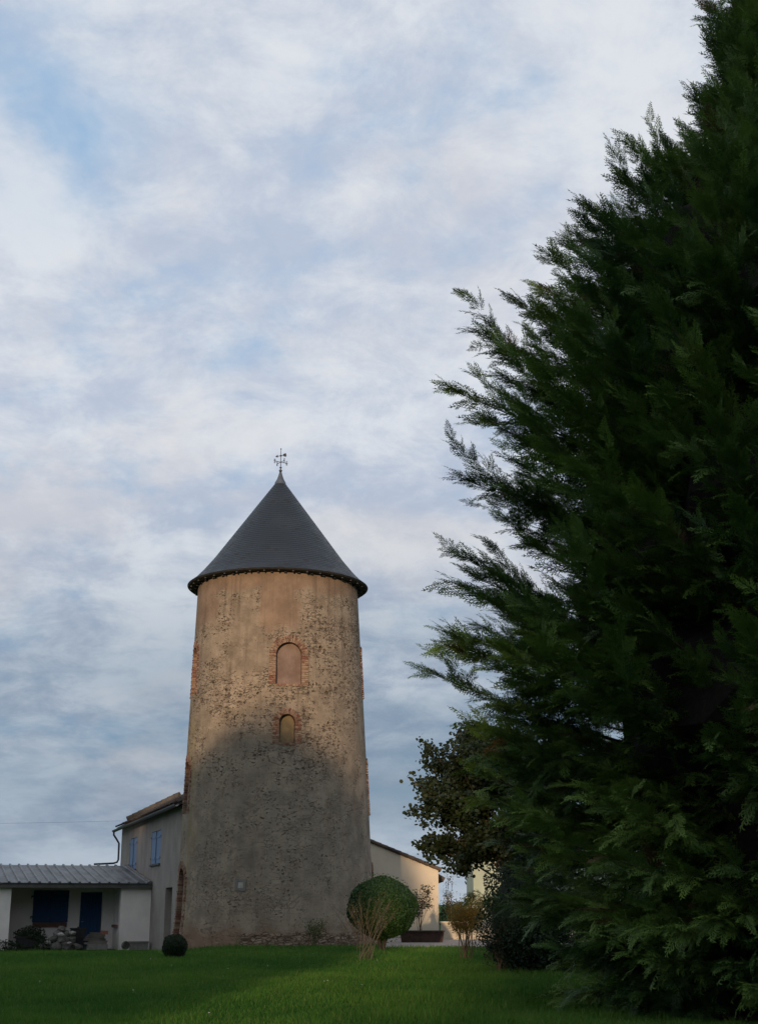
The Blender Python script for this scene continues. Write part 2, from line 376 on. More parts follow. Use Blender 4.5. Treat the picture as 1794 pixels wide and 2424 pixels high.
o = grid(list(np.arange(.2, 14.1, .5)), list(np.arange(49.0, 63.1, .5)), lambda x, y: ground(x, y) + .012 + .012 * math.sin(3 * x + 5 * y) * 0).build('gravel_path', M['gravel'], None); tag(o, kind='structure')

so_ = MB(); vs = [(7.42, 22, .05)] + [(7.42 + (4.2 + .25 * math.sin(5 * a) + .15 * math.sin(11 * a + 1)) * math.cos(a), 22 + (4.2 + .25 * math.sin(5 * a) + .15 * math.sin(11 * a + 1)) * math.sin(a), .036) for a in [2 * math.pi * k / 72 for k in range(72)]]
so_.add(vs, [(0, 1 + k, 1 + (k + 1) % 72) for k in range(72)]); tag(so_.build('bare_soil', pmat('needle_litter', (.022, .015, .010), (.055, .038, .025), 5, .95, .8, .03), None), kind='structure')
def grass_blades():
    """short lawn blades over the part of the lawn in view, each blade a bent three-point sliver"""
    N = 420000
    u = RNG.uniform(0, 1, N); y = 16.5 * (57 / 16.5) ** (u ** 1.05); half = y * .305 + .6
    x = RNG.uniform(-1, 1, N) * half
    k = ~((x > .2) & (y > 49.0)) & ~((x - 7.2) ** 2 + (y - 22) ** 2 < 3.7 ** 2) & ~((x + 3.87) ** 2 + (y - 53) ** 2 < 3.7 ** 2)
    x, y = x[k], y[k]; n = len(x)
    z = np.array([ground(a, c) for a, c in zip(x, y)])
    cl = np.sin(x * 2.1 + 1.3 * np.sin(y * 1.1)) * np.sin(y * 1.7 + np.sin(x * 1.9)) * .5 + .5
    h = RNG.uniform(.035, .085, n) * (.75 + .6 * cl) * (1 + .012 * (y - 16)) * (1 + .35 * np.clip((y - 46) / 4, 0, 1) * (x < -3))
    a = RNG.uniform(0, 2 * np.pi, n); wd = RNG.uniform(.004, .008, n) * (1 + .02 * (y - 16))
    tu = (np.sin(x * 5.3 + 2 * np.sin(y * 2.3)) * np.sin(y * 4.1 + 2 * np.sin(x * 3.1))) > .86; h = np.where(tu, h * 1.7, h)
    lean = RNG.uniform(.1, .7, n) * h; b = RNG.uniform(0, 2 * np.pi, n)
    P = np.stack([x, y, z], 1); A = np.stack([np.cos(a) * wd, np.sin(a) * wd, 0 * a], 1)
    T = P + np.stack([np.cos(b) * lean, np.sin(b) * lean, h], 1)
    V = np.stack([P - A, P + A, T], 1)
    lo = np.sin(x * .55 + .8 * np.sin(y * .31)) * np.sin(y * .42 + 1.1 * np.sin(x * .37))
    dry = (RNG.uniform(0, 1, n) < .05 + .05 * (lo > .3)) * .9
    t = np.clip(.15 + .45 * RNG.uniform(0, 1, n) + .30 * (cl - .5) + .22 * lo, 0, .84); t = np.where(dry > 0, RNG.uniform(.9, 1, n), t)
    o = quads_mesh('grass', V, t, M['grass'], nv=3); tag(o, kind='stuff')
grass_blades()

# ================================================================== tower
TX, TY, TH = -3.87, 53.0, 13.55
tower = thing('round_tower', (TX, TY, 0), 'tall round stone tower with crumbling tan render, brick arched niches and a slate cone roof', 'tower')
tcx = lambda h: -.013 * max(h, 0)
trad = lambda h: 3.75 - .57 * min(h, TH) / TH + .10 * max(0, 1 - max(h, 0) / 1.4) ** 2
mb = MB(); prof = [(trad(h), h) for h in np.concatenate([[-.6, 0, .35, .7, 1.05, 1.4], np.linspace(2, TH, 24)])]
prof += [(trad(TH) - .75, TH), (3.0 - .0, -.6)]
mb.lathe(prof, 144, tcx, closed=True)
wall = mb.build('wall', M['tower'], tower, True)

def frame(phi): return Vector((math.sin(phi), -math.cos(phi), 0)), Vector((math.cos(phi), math.sin(phi), 0))
def arch(wd, h0, h1, n=20):
    r = wd / 2; hs = h1 - r
    return [(-r, h0), (r, h0)] + [(r * math.cos(math.pi * k / n), hs + r * math.sin(math.pi * k / n)) for k in range(n + 1)]
cut = MB()
NICHES = []
def niche(phi_deg, h0, h1, wd, depth, ring=.27, proud=.02, pmat_='panel', sill=True, lab=None, jitter=.012, bottom=None):
    phi = R(phi_deg); n, t = frame(phi); hm = (h0 + h1) / 2; r = trad(hm); c = Vector((tcx(hm), 0, 0))
    poly = [c + t * s + Vector((0, 0, z)) for s, z in arch(wd, h0, h1)]
    cut.prism(poly, n * (r - depth), n * (r + .5))
    # panel at the back
    pb = MB(); poly = [c + t * s + Vector((0, 0, z)) for s, z in arch(wd - .02, h0 + .01, h1 - .01)]
    pb.prism(poly, n * (r - depth - .05), n * (r - depth + .012)); pb.build('niche_panel', M[pmat_], tower)
    br = MB()
    def brick(s0, z0, dirr, ln, th, off):
        # s0,z0: inner edge centre in the face plane; dirr: outward direction (2D); ln: length; th: thickness
        cs, cz = s0 + dirr[0] * (ln / 2 + off), z0 + dirr[1] * (ln / 2 + off)
        ph = phi + cs / trad(cz); nn, tt = frame(ph)
        dep = depth + .0 if off < .05 else .16
        base = Vector((tcx(cz), 0, 0)) + nn * (trad(cz) + proud + random.uniform(-.004, .006) - dep / 2) + Vector((0, 0, cz))
        if off < .05:                      # keep the reveal face straight
            base = c + t * cs + n * (n.dot(Vector((tcx(cz), 0, 0)) + nn * trad(cz) - c) + proud + random.uniform(-.004, .006) - dep / 2) + Vector((0, 0, cz)); nn, tt = n, t
        ex = tt * dirr[0] + Vector((0, 0, dirr[1])); ey = nn; ez = ex.cross(ey)
        m = Matrix((ex, ey, ez)).transposed()
        br.box(base, (ln, dep, th), m, random.random())
    r2 = wd / 2; hs = h1 - r2; th = .058; gap = .022
    z = h0 + th / 2; k = 0
    while z < hs:
        for sg in (-1, 1):
            j = random.uniform(-jitter, jitter)
            if k % 2 == 0:
                brick(sg * r2 - sg * .006, z, (sg, 0), ring + j, th, 0)
            else:
                brick(sg * r2 - sg * .006, z, (sg, 0), ring * .48, th, 0); brick(sg * r2, z, (sg, 0), ring * .48 + j, th, ring * .52)
        z += th + gap; k += 1
    na = int(math.pi * (r2 + ring * .35) / (th + gap))
    for i in range(na + 1):
        a = math.pi * i / na; d = (math.cos(a), math.sin(a))
        if i % 2: brick(d[0] * (r2 - .006), hs + d[1] * (r2 - .006), d, ring + random.uniform(-jitter, jitter), th * .92, 0)
        else:
            brick(d[0] * (r2 - .006), hs + d[1] * (r2 - .006), d, ring * .48, th * .9, 0); brick(d[0] * r2, hs + d[1] * r2, d, ring * .46, th * 1.05, ring * .52)
    br.build('brick_surround', M['brick'], tower)
    if sill:
        sb = MB(); k = int(wd / .115)
        for i in range(k):
            s = -wd / 2 + (i + .5) * wd / k; nn, tt = frame(phi + s / r)
            m = Matrix((tt, nn, Vector((0, 0, 1)))).transposed()
            sb.box(Vector((tcx(h0), 0, 0)) + nn * (trad(h0) - depth / 2 + .03) + Vector((0, 0, h0 - .035)), (wd / k - .012, depth, .075), m, random.random())
        sb.build('sill', M['brick'], tower)
niche(11.6, 9.25, 10.84, .98, .30, ring=.25)
niche(10.4, 7.08, 8.15, .60, .36, ring=.23, pmat_='panel_warm')
niche(-73.5, 9.15, 11.05, .98, .34, proud=.012, sill=False, jitter=.006)
niche(-73.5, 4.7, 6.65, .98, .34, proud=.012, sill=False, jitter=.006)
niche(-69.5, .1, 2.72, .92, .34, proud=.012, sill=False, jitter=.006)
for a, b_ in ((9.15, 11.05), (4.7, 6.65), (.3, 2.72)): niche(97, a, b_, .98, .34, proud=.045, sill=False, jitter=.004)
# put-log holes
for phi, h, wv, hv in ((-23, 8.02, .07, .20), (33.5, 10.7, .17, .20), (-41, 9.4, .1, .14), (30, 9.3, .09, .12), (27.5, 9.28, .09, .1), (38, 7.9, .12, .12), (-8, 8.9, .1, .1), (-30, 9.1, .1, .08)):
    n, t = frame(R(phi)); c = Vector((tcx(h), 0, h)); r = trad(h)
    pl = [c + t * (wv / 2 * math.cos(a)) + Vector((0, 0, hv / 2 * math.sin(a))) for a in [2 * math.pi * k / 8 for k in range(8)]]
    cut.prism(pl, n * (r - .16), n * (r + .3))
cut_me = cut.build('cutter', None, tower)
mod = wall.modifiers.new('cut', 'BOOLEAN'); mod.operation = 'DIFFERENCE'; mod.object = cut_me; mod.solver = 'EXACT'; mod.use_self = True
bpy.context.view_layer.update()
dg = bpy.context.evaluated_depsgraph_get()
nm = bpy.data.meshes.new_from_object(wall.evaluated_get(dg)); wall.modifiers.clear(); wall.data = nm
bpy.data.objects.remove(cut_me)
if not nm.materials or nm.materials[0] is None: nm.materials.clear(); nm.materials.append(M['tower'])
for pgn in nm.polygons: pgn.material_index = 0
try:
    nm.set_sharp_from_angle(angle=R(35))
except Exception as e: print('sharp', e)
# small square plaque low on the wall
n, t = frame(R(-15.5)); c = Vector((tcx(1.9), 0, 2.1)); m = Matrix((t, n, Vector((0, 0, 1)))).transposed() @ Matrix.Rotation(R(4), 3, 'Y')
mb = MB()
for dx, dz, sx, sz in ((-.155, 0, .1, .41), (.155, 0, .1, .41), (0, .155, .21, .1), (0, -.155, .21, .1)):
    mb.box(c + n * (trad(2.0) - .005) + m @ Vector((dx, 0, dz)), (sx, .07, sz), m)
fr = mb.build('plaque_frame', M['plaque_frame'], tower)
mb = MB(); mb.box(c + n * (trad(2.0) - .02), (.208, .06, .208), m); mb.build('plaque', M['plaque'], fr)

# roof: slate courses, flared at the eave
RB = tcx(13.6)
def rprof(s):                               # s 0 at the eave .. 1 at the lead cap
    pts = [(3.60, 13.62), (3.36, 13.80), (3.05, 14.13), (2.62, 14.66), (.21, 18.02)]
    L = [0]
    for i in range(4): L.append(L[-1] + math.dist(pts[i], pts[i + 1]))
    d = s * L[-1]
    for i in range(4):
        if d <= L[i + 1] + 1e-9:
            f = (d - L[i]) / (L[i + 1] - L[i]); return (pts[i][0] + f * (pts[i + 1][0] - pts[i][0]), pts[i][1] + f * (pts[i + 1][1] - pts[i][1]))
    return pts[-1]
NR, NS = 46, 128
vs = []; fs = []; uvs = []; mb = MB()
for i in range(NR):
    r0, z0 = rprof(i / NR); r1, z1 = rprof(min(1, (i + 1.12) / NR)); lift = .007
    b0 = len(vs)
    for rr, zz in ((r0 + lift * .7 - .006, z0 + lift * .7 - .012), (r0 + lift * .8, z0 + lift * .6), (r1, z1)):
        for k in range(NS):
            a = 2 * math.pi * k / NS; vs.append((RB + rr * math.sin(a), -rr * math.cos(a), zz))
    cnt = max(6, round(2 * math.pi * r0 / .22))
    for j in range(2):
        for k in range(NS):
            k2 = (k + 1) % NS; fs.append((b0 + j * NS + k, b0 + j * NS + k2, b0 + (j + 1) * NS + k2, b0 + (j + 1) * NS + k))
            u0, u1 = k / NS * cnt, (k + 1) / NS * cnt; va, vb = (i + .01, i + .1) if j == 0 else (i + .1, i + .99)
            uvs += [(u0, va), (u1, va), (u1, vb), (u0, vb)]
mb.v = vs; mb.f = fs; mb.t = [.5] * len(vs)
roof = mb.build('roof', M['slate'], tower, False, fix=False)
ul = roof.data.uv_layers.new(name='uv'); ul.data.foreach_set('uv', np.array(uvs, dtype=np.float32).ravel())
for pgn in roof.data.polygons: pgn.use_smooth = True
roof.data.set_sharp_from_angle(angle=R(25))
mb = MB(); mb.lathe([(.235, 17.99), (.225, 18.06), (.14, 18.22), (.085, 18.38), (.05, 18.52), (.001, 18.53)], 32, lambda h: RB); mb.build('lead_cap', M['lead'], roof, True)
mb = MB(); mb.lathe([(3.58, 13.64), (3.60, 13.60), (3.55, 13.56), (3.10, 13.56), (3.10, 13.62)], NS, lambda h: RB); sof = mb.build('soffit', M['soffit'], roof)
for k in range(40):
    a = 2 * math.pi * (k + .5) / 40; n, t = frame(a); m = Matrix((t, n, Vector((0, 0, 1)))).transposed()
    mb = MB(); mb.box(Vector((RB, 0, 0)) + n * 3.47 + Vector((0, 0, 13.53)), (.055, .05, .045), m); mb.build('rafter_tail', M['tail'], roof)
    mb = MB(); mb.box(Vector((RB, 0, 0)) + frame(a + math.pi / 40)[0] * 3.25 + Vector((0, 0, 13.515)), (.08, .12, .05), Matrix((frame(a + math.pi / 40)[1], frame(a + math.pi / 40)[0], Vector((0, 0, 1)))).transposed()); mb.build('rafter_end', M['soffit'], roof)
# weathervane
vx = TX + RB
vane = thing('weather_vane', (vx, TY, 18.50), 'wrought iron weather vane with four scrolled arms on the peak of the cone roof', 'weather vane')
mb = MB(); mb.tube([(0, 0, -.05), (0, 0, 1.02)], [.018, .011], 8); mb.build('spindle', M['iron'], vane)
mb = MB(); mb.lathe([(.02, .03), (.045, .04), (.075, .085), (.045, .13), (.02, .14), (.02, .19), (.05, .205), (.055, .225), (.03, .25), (.015, .26)], 16); mb.build('finial_ball', M['iron'], vane, True)
def scroll(mb, d, base, ln, up=.07):
    d = Vector(d); p = Vector(base)
    mb.tube([p, p + d * ln], .011, 6)
    e = p + d * ln
    for sg in (1, -1):
        mb.tube([e - d * .06, e - d * .02 + Vector((0, 0, sg * up * .5)), e + d * .02 + Vector((0, 0, sg * up)), e - d * .03 + Vector((0, 0, sg * (up + .02))), e - d * .045 + Vector((0, 0, sg * up * .75))], .013, 6)
    mb.tube([e, e + d * .05], [.018, .004], 6)
for k in range(4):
    a = R(35 + 90 * k); mb = MB(); scroll(mb, (math.cos(a), math.sin(a), 0), (0, 0, .46), .30); mb.build('arm', M['iron'], vane)
mb = MB(); a = R(-28); d = Vector((math.cos(a), math.sin(a), 0)); q = Vector((0, 0, .74))
mb.tube([q - d * .26, q + d * .20], .011, 6)
mb.prism([q + d * .10 + Vector((0, 0, .05)), q + d * .24 + Vector((0, 0, .075)), q + d * .27 + Vector((0, 0, -.02)), q + d * .25 + Vector((0, 0, -.09)), q + d * .12 + Vector((0, 0, -.04))], d.cross(Vector((0, 0, 1))) * -.006, d.cross(Vector((0, 0, 1))) * .006)
mb.prism([q - d * .27, q - d * .16 + Vector((0, 0, .06)), q - d * .13, q - d * .16 + Vector((0, 0, -.06))], d.cross(Vector((0, 0, 1))) * -.006, d.cross(Vector((0, 0, 1))) * .006)
mb.lathe([(.0, .70), (.038, .715), (.045, .74), (.038, .765), (.0, .78)], 12)
mb.build('arrow', M['iron'], vane)
mb = MB(); mb.lathe([(.0, 1.0), (.02, 1.01), (.032, 1.035), (.012, 1.06), (0, 1.065)], 10); mb.build('tip', M['iron'], vane)

# ================================================================== barn and shed share one frame: x along the shed front, y along the barn wall
OX, OY, RZ = -9.86, 60.9, math.atan2(.306, .952)
barn = thing('barn', (OX, OY, 0), 'two storey grey rendered barn with two blue shuttered windows joined to the round tower', 'barn', RZ)
WH = 5.18; BY0, BY1, BW = -7.9, 10.8, 5.6
# wall with real openings, built from panels round the holes
wins = [(5.13, 7.45, 3.03, 4.5), (-2.04, .55, 3.10, 4.49)]; door = (-5.45, -3.8, -.6, 2.09)
def wall_with_holes(mb, x0, x1, y0, y1, z0, z1, holes):
    yc = sorted({y0, y1, *[h[0] for h in holes], *[h[1] for h in holes]}); zc_ = sorted({z0, z1, *[h[2] for h in holes], *[h[3] for h in holes]})
    for i in range(len(yc) - 1):
        run = None
        for j in range(len(zc_) - 1):
            cy, cz = (yc[i] + yc[i + 1]) / 2, (zc_[j] + zc_[j + 1]) / 2
            solid = not any(h[0] < cy < h[1] and h[2] < cz < h[3] for h in holes)
            if solid: run = [zc_[j] if run is None else run[0], zc_[j + 1]]
            if (not solid or j == len(zc_) - 2) and run: mb.bx((x0, yc[i], run[0]), (x1, yc[i + 1], run[1])); run = None
mb = MB(); wall_with_holes(mb, 0, .45, BY0, BY1, -.6, WH, wins + [door])
mb.bx((.45, BY1 - .45, -.6), (BW, BY1, WH)); mb.bx((BW - .45, BY0, -.6), (BW, BY1 - .45, WH))
SL = .50
mb.prism([(0, 0, WH), (BW, 0, WH), (BW / 2, 0, WH + BW / 2 * SL)], (0, BY1 - .45, 0.002), (0, BY1, .002))
mb.build('wall', M['barnwall'], barn)
mb = MB(); mb.bx((.28, door[0] + .01, -.6), (.34, door[1] - .01, door[3] - .01)); mb.build('door', M['barnwall'], barn)
for (a, b_, c_, d_) in wins:
    wn_ = MB(); wn_.bx((.12, a + .01, c_ + .01), (.16, b_ - .01, d_ - .01)); wo = wn_.build('window', M['dark'], barn)
    mid_ = (a + b_) / 2; g = .13
    for (p, q) in ((a + .02, mid_ - g), (mid_ + g, b_ - .02)):
        s_ = MB(); nb = 5
        for k in range(nb):
            yy0 = p + (q - p) * k / nb; yy1 = p + (q - p) * (k + 1) / nb
            s_.bx((.01, yy0 + .004, c_ + .02), (.05, yy1 - .004, d_ - .02), .4 + .2 * random.random())
        for zz in (c_ + .25, d_ - .25): s_.bx((-.012, p, zz - .045), (.01, q, zz + .045))
        sh = s_.build('shutter', M['shutter'], wo)
        for zz in (c_ + .25, d_ - .25):
            h_ = MB(); e = p if p < mid_ - g - .1 and p == a + .02 else q
            h_.bx((-.03, e - .07, zz - .035), (-.012, e + .10 * (1 if e == q else -1) + .0, zz + .035)); h_.build('hinge', M['iron'], sh)
    s_ = MB(); s_.bx((-.07, a - .06, c_ - .07), (.12, b_ + .06, c_ - .002)); s_.build('sill', M['fascia'], wo)
# roof: canal tiles as half-round ridges
def tiled(mb, p0, along, up, nal, length, step, rad, tint=lambda: random.random()):
    """rows of half-round tiles: p0 corner, along unit dir at the eave, up unit dir up-slope"""
    along, up = Vector(along).normalized(), Vector(up).normalized(); nn = along.cross(up)
    if nn.z < 0: nn = -nn
    rows = max(1, round(length / step))
    for i in range(nal):
        for j in range(rows):
            c = Vector(p0) + along * (i + .5) * rad * 2.05 + up * (j * step)
            vs = []; n = 6; js = random.uniform(-.012, .012)
            for e, k_, lf in ((0, 1.08, .035), (step * 1.12, .9, .0)):
                for q in range(n + 1):
                    a = math.pi * q / n; vs.append(c + up * (e + js) + along * (math.cos(a) * rad * k_) + nn * (math.sin(a) * rad * .75 * k_ + lf))
            fs = [(q, q + 1, n + 2 + q, n + 1 + q) for q in range(n)]
            mb.add(vs, fs, tint())
mb = MB(); ev = .28
sl_len = (BW / 2 + ev) * math.sqrt(1 + SL * SL)
mb.prism([(-ev, 0, WH - ev * SL + .08), (BW / 2, 0, WH + BW / 2 * SL + .08), (BW / 2, 0, WH + BW / 2 * SL + .16), (-ev, 0, WH - ev * SL + .16)], (0, BY0, 0), (0, BY1, 0))
mb.prism([(BW + ev, 0, WH - ev * SL + .08), (BW / 2, 0, WH + BW / 2 * SL + .081), (BW / 2, 0, WH + BW / 2 * SL + .161), (BW + ev, 0, WH - ev * SL + .16)], (0, BY0, 0), (0, BY1, 0))
tiled(mb, (-ev - .04, BY0, WH - ev * SL + .15), (0, 1, 0), (1, 0, SL), int((BY1 - BY0) / .205), sl_len, .36, .10)
broof = mb.build('roof', M['tile'], barn)
# raised far verge with mortared ochre tiles
vb = MB(); up = Vector((1, 0, SL)).normalized()
vb.prism([(.30, 0, WH + .0), (BW / 2, 0, WH + BW / 2 * SL + .17), (BW / 2, 0, WH + BW / 2 * SL + .45), (.30, 0, WH + .48)], (0, BY1 - .02, 0), (0, BY1 + .30, 0))
vb.build('verge_wall', M['fascia'], broof)
vt = MB(); mo = MB()
for k in range(9):
    p = Vector((.26, BY1 + .14, WH + .45)) + up * (k * .33)
    vt.tube([p, p + up * .37], [.17, .14], 10, random.random())
    if k > 2: mo.box(p + up * .02 + Vector((0, -.18, -.13)), (.035 + .012 * k, .05, .15), Matrix.Rotation(-math.atan(SL), 3, 'Y'))
    if k > 2: mo.box(p + up * .12 + Vector((0, -.18, -.19)), (.16 + .02 * max(0, k - 4), .05, .045), Matrix.Rotation(-math.atan(SL), 3, 'Y'))
vt.build('verge_tiles', M['tile_ochre'], broof); mo.build('mortar', M['mortar'], broof)
# gutter and downpipe
mb = MB(); g0, g1 = Vector((-ev - .10, BY0, WH - .02)), Vector((-ev - .10, BY1 + .35, WH - .10))
vs = []; fs = []
for p in (g0, g1):
    for q in range(9):
        a = math.pi + math.pi * q / 8; vs.append(p + Vector((math.cos(a) * .10, 0, math.sin(a) * .10)))
    for q in range(9):
        a = math.pi + math.pi * (8 - q) / 8; vs.append(p + Vector((math.cos(a) * .088, 0, math.sin(a) * .088)))
fs = [(i, (i + 1) % 18, 18 + (i + 1) % 18, 18 + i) for i in range(18)] + [tuple(range(17, -1, -1)), tuple(range(18, 36))]
mb.add(vs, fs); gut = mb.build('gutter', M['gutter'], barn)
mb = MB(); gx = -ev - .10
mb.tube([(gx, BY1 + .25, WH - .16), (gx, BY1 + .25, WH - .32), (gx + .16, BY1 + .22, WH - .55), (-.10, BY1 + .18, WH - .75), (-.10, BY1 + .12, 3.62), (-.16, BY1 + .12, 3.50), (-.35, BY1 + .02, 3.44), (-1.35, BY1 - .3, 3.38)], .05, 10)
mb.build('downpipe', M['gutter'], gut, True)

shed = thing('shed', (OX, OY, 0), 'low white annex with a ribbed grey sheet roof, navy door and shuttered window', 'shed', RZ)
EX = -8.2; EH = 2.20; RUN = 7.9; RH = 3.18; DEP = 2.3; bz = -.7
mb = MB()
mb.bx((EX, 0, bz), (-5.87, .28, EH))                                   # front wall left of the porch
mb.bx((-5.87 - .28, .28, bz), (-5.87, DEP, EH))                        # porch left cheek
wall_h = MB()
# porch back wall with door and window openings (built along x)
def wall_x(mb, y0, y1, x0, x1, z0, z1, holes):
    t_ = MB(); wall_with_holes(t_, y0, y1, x0, x1, z0, z1, holes)
    mb.add([(v[1], v[0], v[2]) for v in t_.v], [tuple(reversed(f)) for f in t_.f])
WINB = (-4.76, -3.30, .66, 2.02); DOORB = (-2.76, -1.80, bz, 1.96)
wall_x(mb, DEP, DEP + .3, -5.87, -1.0, bz, 2.42, [WINB, DOORB])
# right block: front face and its left cheek with a narrow window
mb.bx((-1.29, 0, bz), (-.004, .28, EH))
SW = (.62, 1.62, .58, 1.90)
wall_with_holes(mb, -1.29, -1.01, .28, DEP, bz, EH, [SW])
mb.bx((EX, DEP + .3, bz), (EX + .3, RUN + .3, 2.4)); mb.bx((EX, RUN, bz), (-.01, RUN + .25, RH - .12))
mb.build('wall', M['white'], shed)
# door, shutters, sills
d_ = MB()
for k in range(6):
    x0 = DOORB[0] + .02 + k * .153; d_.bx((x0, DEP + .06, bz), (x0 + .147, DEP + .11, DOORB[3] - .01), .4 + .2 * random.random())
dr = d_.build('door', M['navy'], shed)
d_ = MB(); d_.tube([(DOORB[0] + .10, DEP + .06, .70), (DOORB[0] + .10, DEP + .0, .70), (DOORB[0] + .2, DEP - .0, .70)], .014, 6); d_.build('handle', M['palestone'], dr)
d_ = MB(); d_.bx((WINB[0] + .01, DEP + .1, WINB[2]), (WINB[1] - .01, DEP + .14, WINB[3] - .01)); wo = d_.build('window', M['dark'], shed)
for (p, q) in ((WINB[0] - .03, (WINB[0] + WINB[1]) / 2 - .008), ((WINB[0] + WINB[1]) / 2 + .008, WINB[1] + .03)):
    d_ = MB(); nb = 5
    for k in range(nb): d_.bx((p + (q - p) * k / nb + .003, DEP - .045, WINB[2] + .02), (p + (q - p) * (k + 1) / nb - .003, DEP - .006, WINB[3] + .01), .4 + .2 * random.random())
    for zz in (WINB[2] + .25, WINB[3] - .25): d_.bx((p, DEP - .062, zz - .05), (q, DEP - .045, zz + .05))
    sh = d_.build('shutter', M['navy'], wo)
    e, sg = (p, -1) if p < -4 else (q, 1)
    for zz in (WINB[2] + .25, WINB[3] - .25):
        d_ = MB(); d_.bx((min(e, e + sg * .09), DEP - .06, zz - .03), (max(e, e + sg * .09), DEP - .006, zz + .03)); d_.box((e + sg * .08, DEP - .05, zz - .05), (.03, .05, .08)); d_.build('hinge', M['iron'], sh)
d_ = MB(); d_.bx((WINB[0], DEP - .06, WINB[2] - .19), (WINB[1], DEP + .05, WINB[2] - .004)); d_.build('sill', M['sill'], wo)
d_ = MB(); d_.bx((-1.16, SW[0] + .01, SW[2] + .01), (-1.13, SW[1] - .01, SW[3] - .01)); wo = d_.build('window', M['dark'], shed)
d_ = MB(); d_.bx((-1.42, SW[0] - .06, SW[2] - .12), (-1.16, SW[1] + .06, SW[2] - .003)); d_.build('sill', M['sill'], wo)
# roof sheets with standing ribs
up = Vector((0, RUN + .30, RH - EH - .05)); L = up.length; upn = up.normalized(); e0 = Vector((0, -.30, EH + .08)); nr = Vector((0, -upn.z, upn.y))
rp = MB(); rp.prism([e0 + Vector((EX - .3, 0, 0)), e0 + Vector((-.02, 0, 0)), e0 + Vector((-.02, 0, 0)) + up, e0 + Vector((EX - .3, 0, 0)) + up], nr * .0, nr * .035)
x = -.20; k = 0
while x > EX - .3:
    c0 = e0 + Vector((x, 0, 0)) + nr * .030
    wv = .038
    rp.prism([c0 + Vector((-wv - .02, 0, 0)), c0 + Vector((wv + .02, 0, 0)), c0 + Vector((wv, 0, 0)) + nr * .065, c0 + Vector((-wv, 0, 0)) + nr * .065], -upn * .03, up + upn * .03, .85)
    x -= .415; k += 1
rf = rp.build('roof', M['metalroof'], shed)
mb = MB(); mb.bx((EX - .3, -.26, EH - .09), (-.02, -.20, EH + .075)); mb.bx((EX - .3, -.20, EH + .0), (-.02, RUN * .3, EH + .05)); mb.build('fascia', M['fascia'], rf)
mb = MB(); mb.bx((-1.0, .02, EH - .1), (-.02, DEP + .3, EH - .02)); mb.build('ceiling', M['fascia'], rf)
# mortar flashing against the barn wall
mb = MB()
for k in range(14):
    f0, f1 = k / 14, (k + .97) / 14
    p = e0 + up * f0 + nr * .05; q = e0 + up * f1 + nr * .05
    mb.tube([p + Vector((-.10, 0, 0)), q + Vector((-.10, 0, .0))], [.085, .075], 8, random.random())
mb.build('flashing', M['concrete'], rf)

rot = Matrix.Rotation(RZ, 3, 'Z')
def W(x, y, z): v = rot @ Vector((x, y, 0)); return Vector((OX + v.x, OY + v.y, z))
cb = MB(); p0 = W(-.1, BY1 + .1, WH + .38); p1 = W(-30, BY1 + 6, WH + .5)
cb.tube([p0.lerp(p1, i / 16) + Vector((0, 0, -.3 * 4 * (i / 16) * (1 - i / 16))) for i in range(17)], .0045, 5)
tag(cb.build('overhead_cable', M['cable'], None), 'thin black cable running from the barn roof corner out to the left', 'cable')

# ================================================================== cream house on the right
HY = 64.0
house = thing('cream_house', (-.29, HY, 0), 'cream rendered house gable with a low tiled roof, half in shade, behind the tower', 'house')
hx = lambda x: x + .29
S2 = (4.15 - 2.96) / 3.0; xr = 3.0; xl = -7.6; xm = (xr + xl) / 2; ze = 2.93; zr = ze + (xr - xm) * S2
mb = MB(); mb.prism([(xl, 0, -.4), (xr, 0, -.4), (xr, 0, ze), (xm, 0, zr), (xl, 0, ze)], (0, 0, 0), (0, 9, 0)); mb.build('wall', M['cream'], house)
mb = MB()
for sg, xe in ((1, xr), (-1, xl)):
    d = Vector((xm - xe, 0, zr - ze)); dl = d.length; dn = d.normalized(); nv = Vector((-dn.z, 0, dn.x));
    if nv.z < 0: nv = -nv
    e = Vector((xe, 0, ze)) - dn * .12
    mb.prism([e + nv * .003, e + d + dn * .12 + nv * .003, e + d + dn * .12 + nv * .075, e + nv * .075], (0, -.07, 0), (0, 9.1, 0))
    k = 0
    while k * .33 < dl:
        p = e + dn * (k * .33) + nv * .075; mb.tube([p + Vector((0, -.03, 0)), p + dn * .38 + Vector((0, -.03, 0))], [.095, .075], 10, random.random())
        p = p + Vector((0, .22, -.01)); mb.tube([p, p + dn * .38], [.09, .075], 8, random.random()); k += 1
hroof = mb.build('roof', M['tile'], house)
mb = MB(); mb.prism([(xr + .0, 0, 2.62), (xr + .34, 0, 2.46), (xr + .34, 0, 2.56), (xr + .0, 0, 2.76)], (0, 2.2, 0), (0, 8, 0))
for k in range(26): mb.tube([(xr + .0, 2.25 + k * .21, 2.78), (xr + .38, 2.25 + k * .21, 2.56)], [.09, .10], 8, random.random())
mb.build('side_eave', M['tile'], hroof)
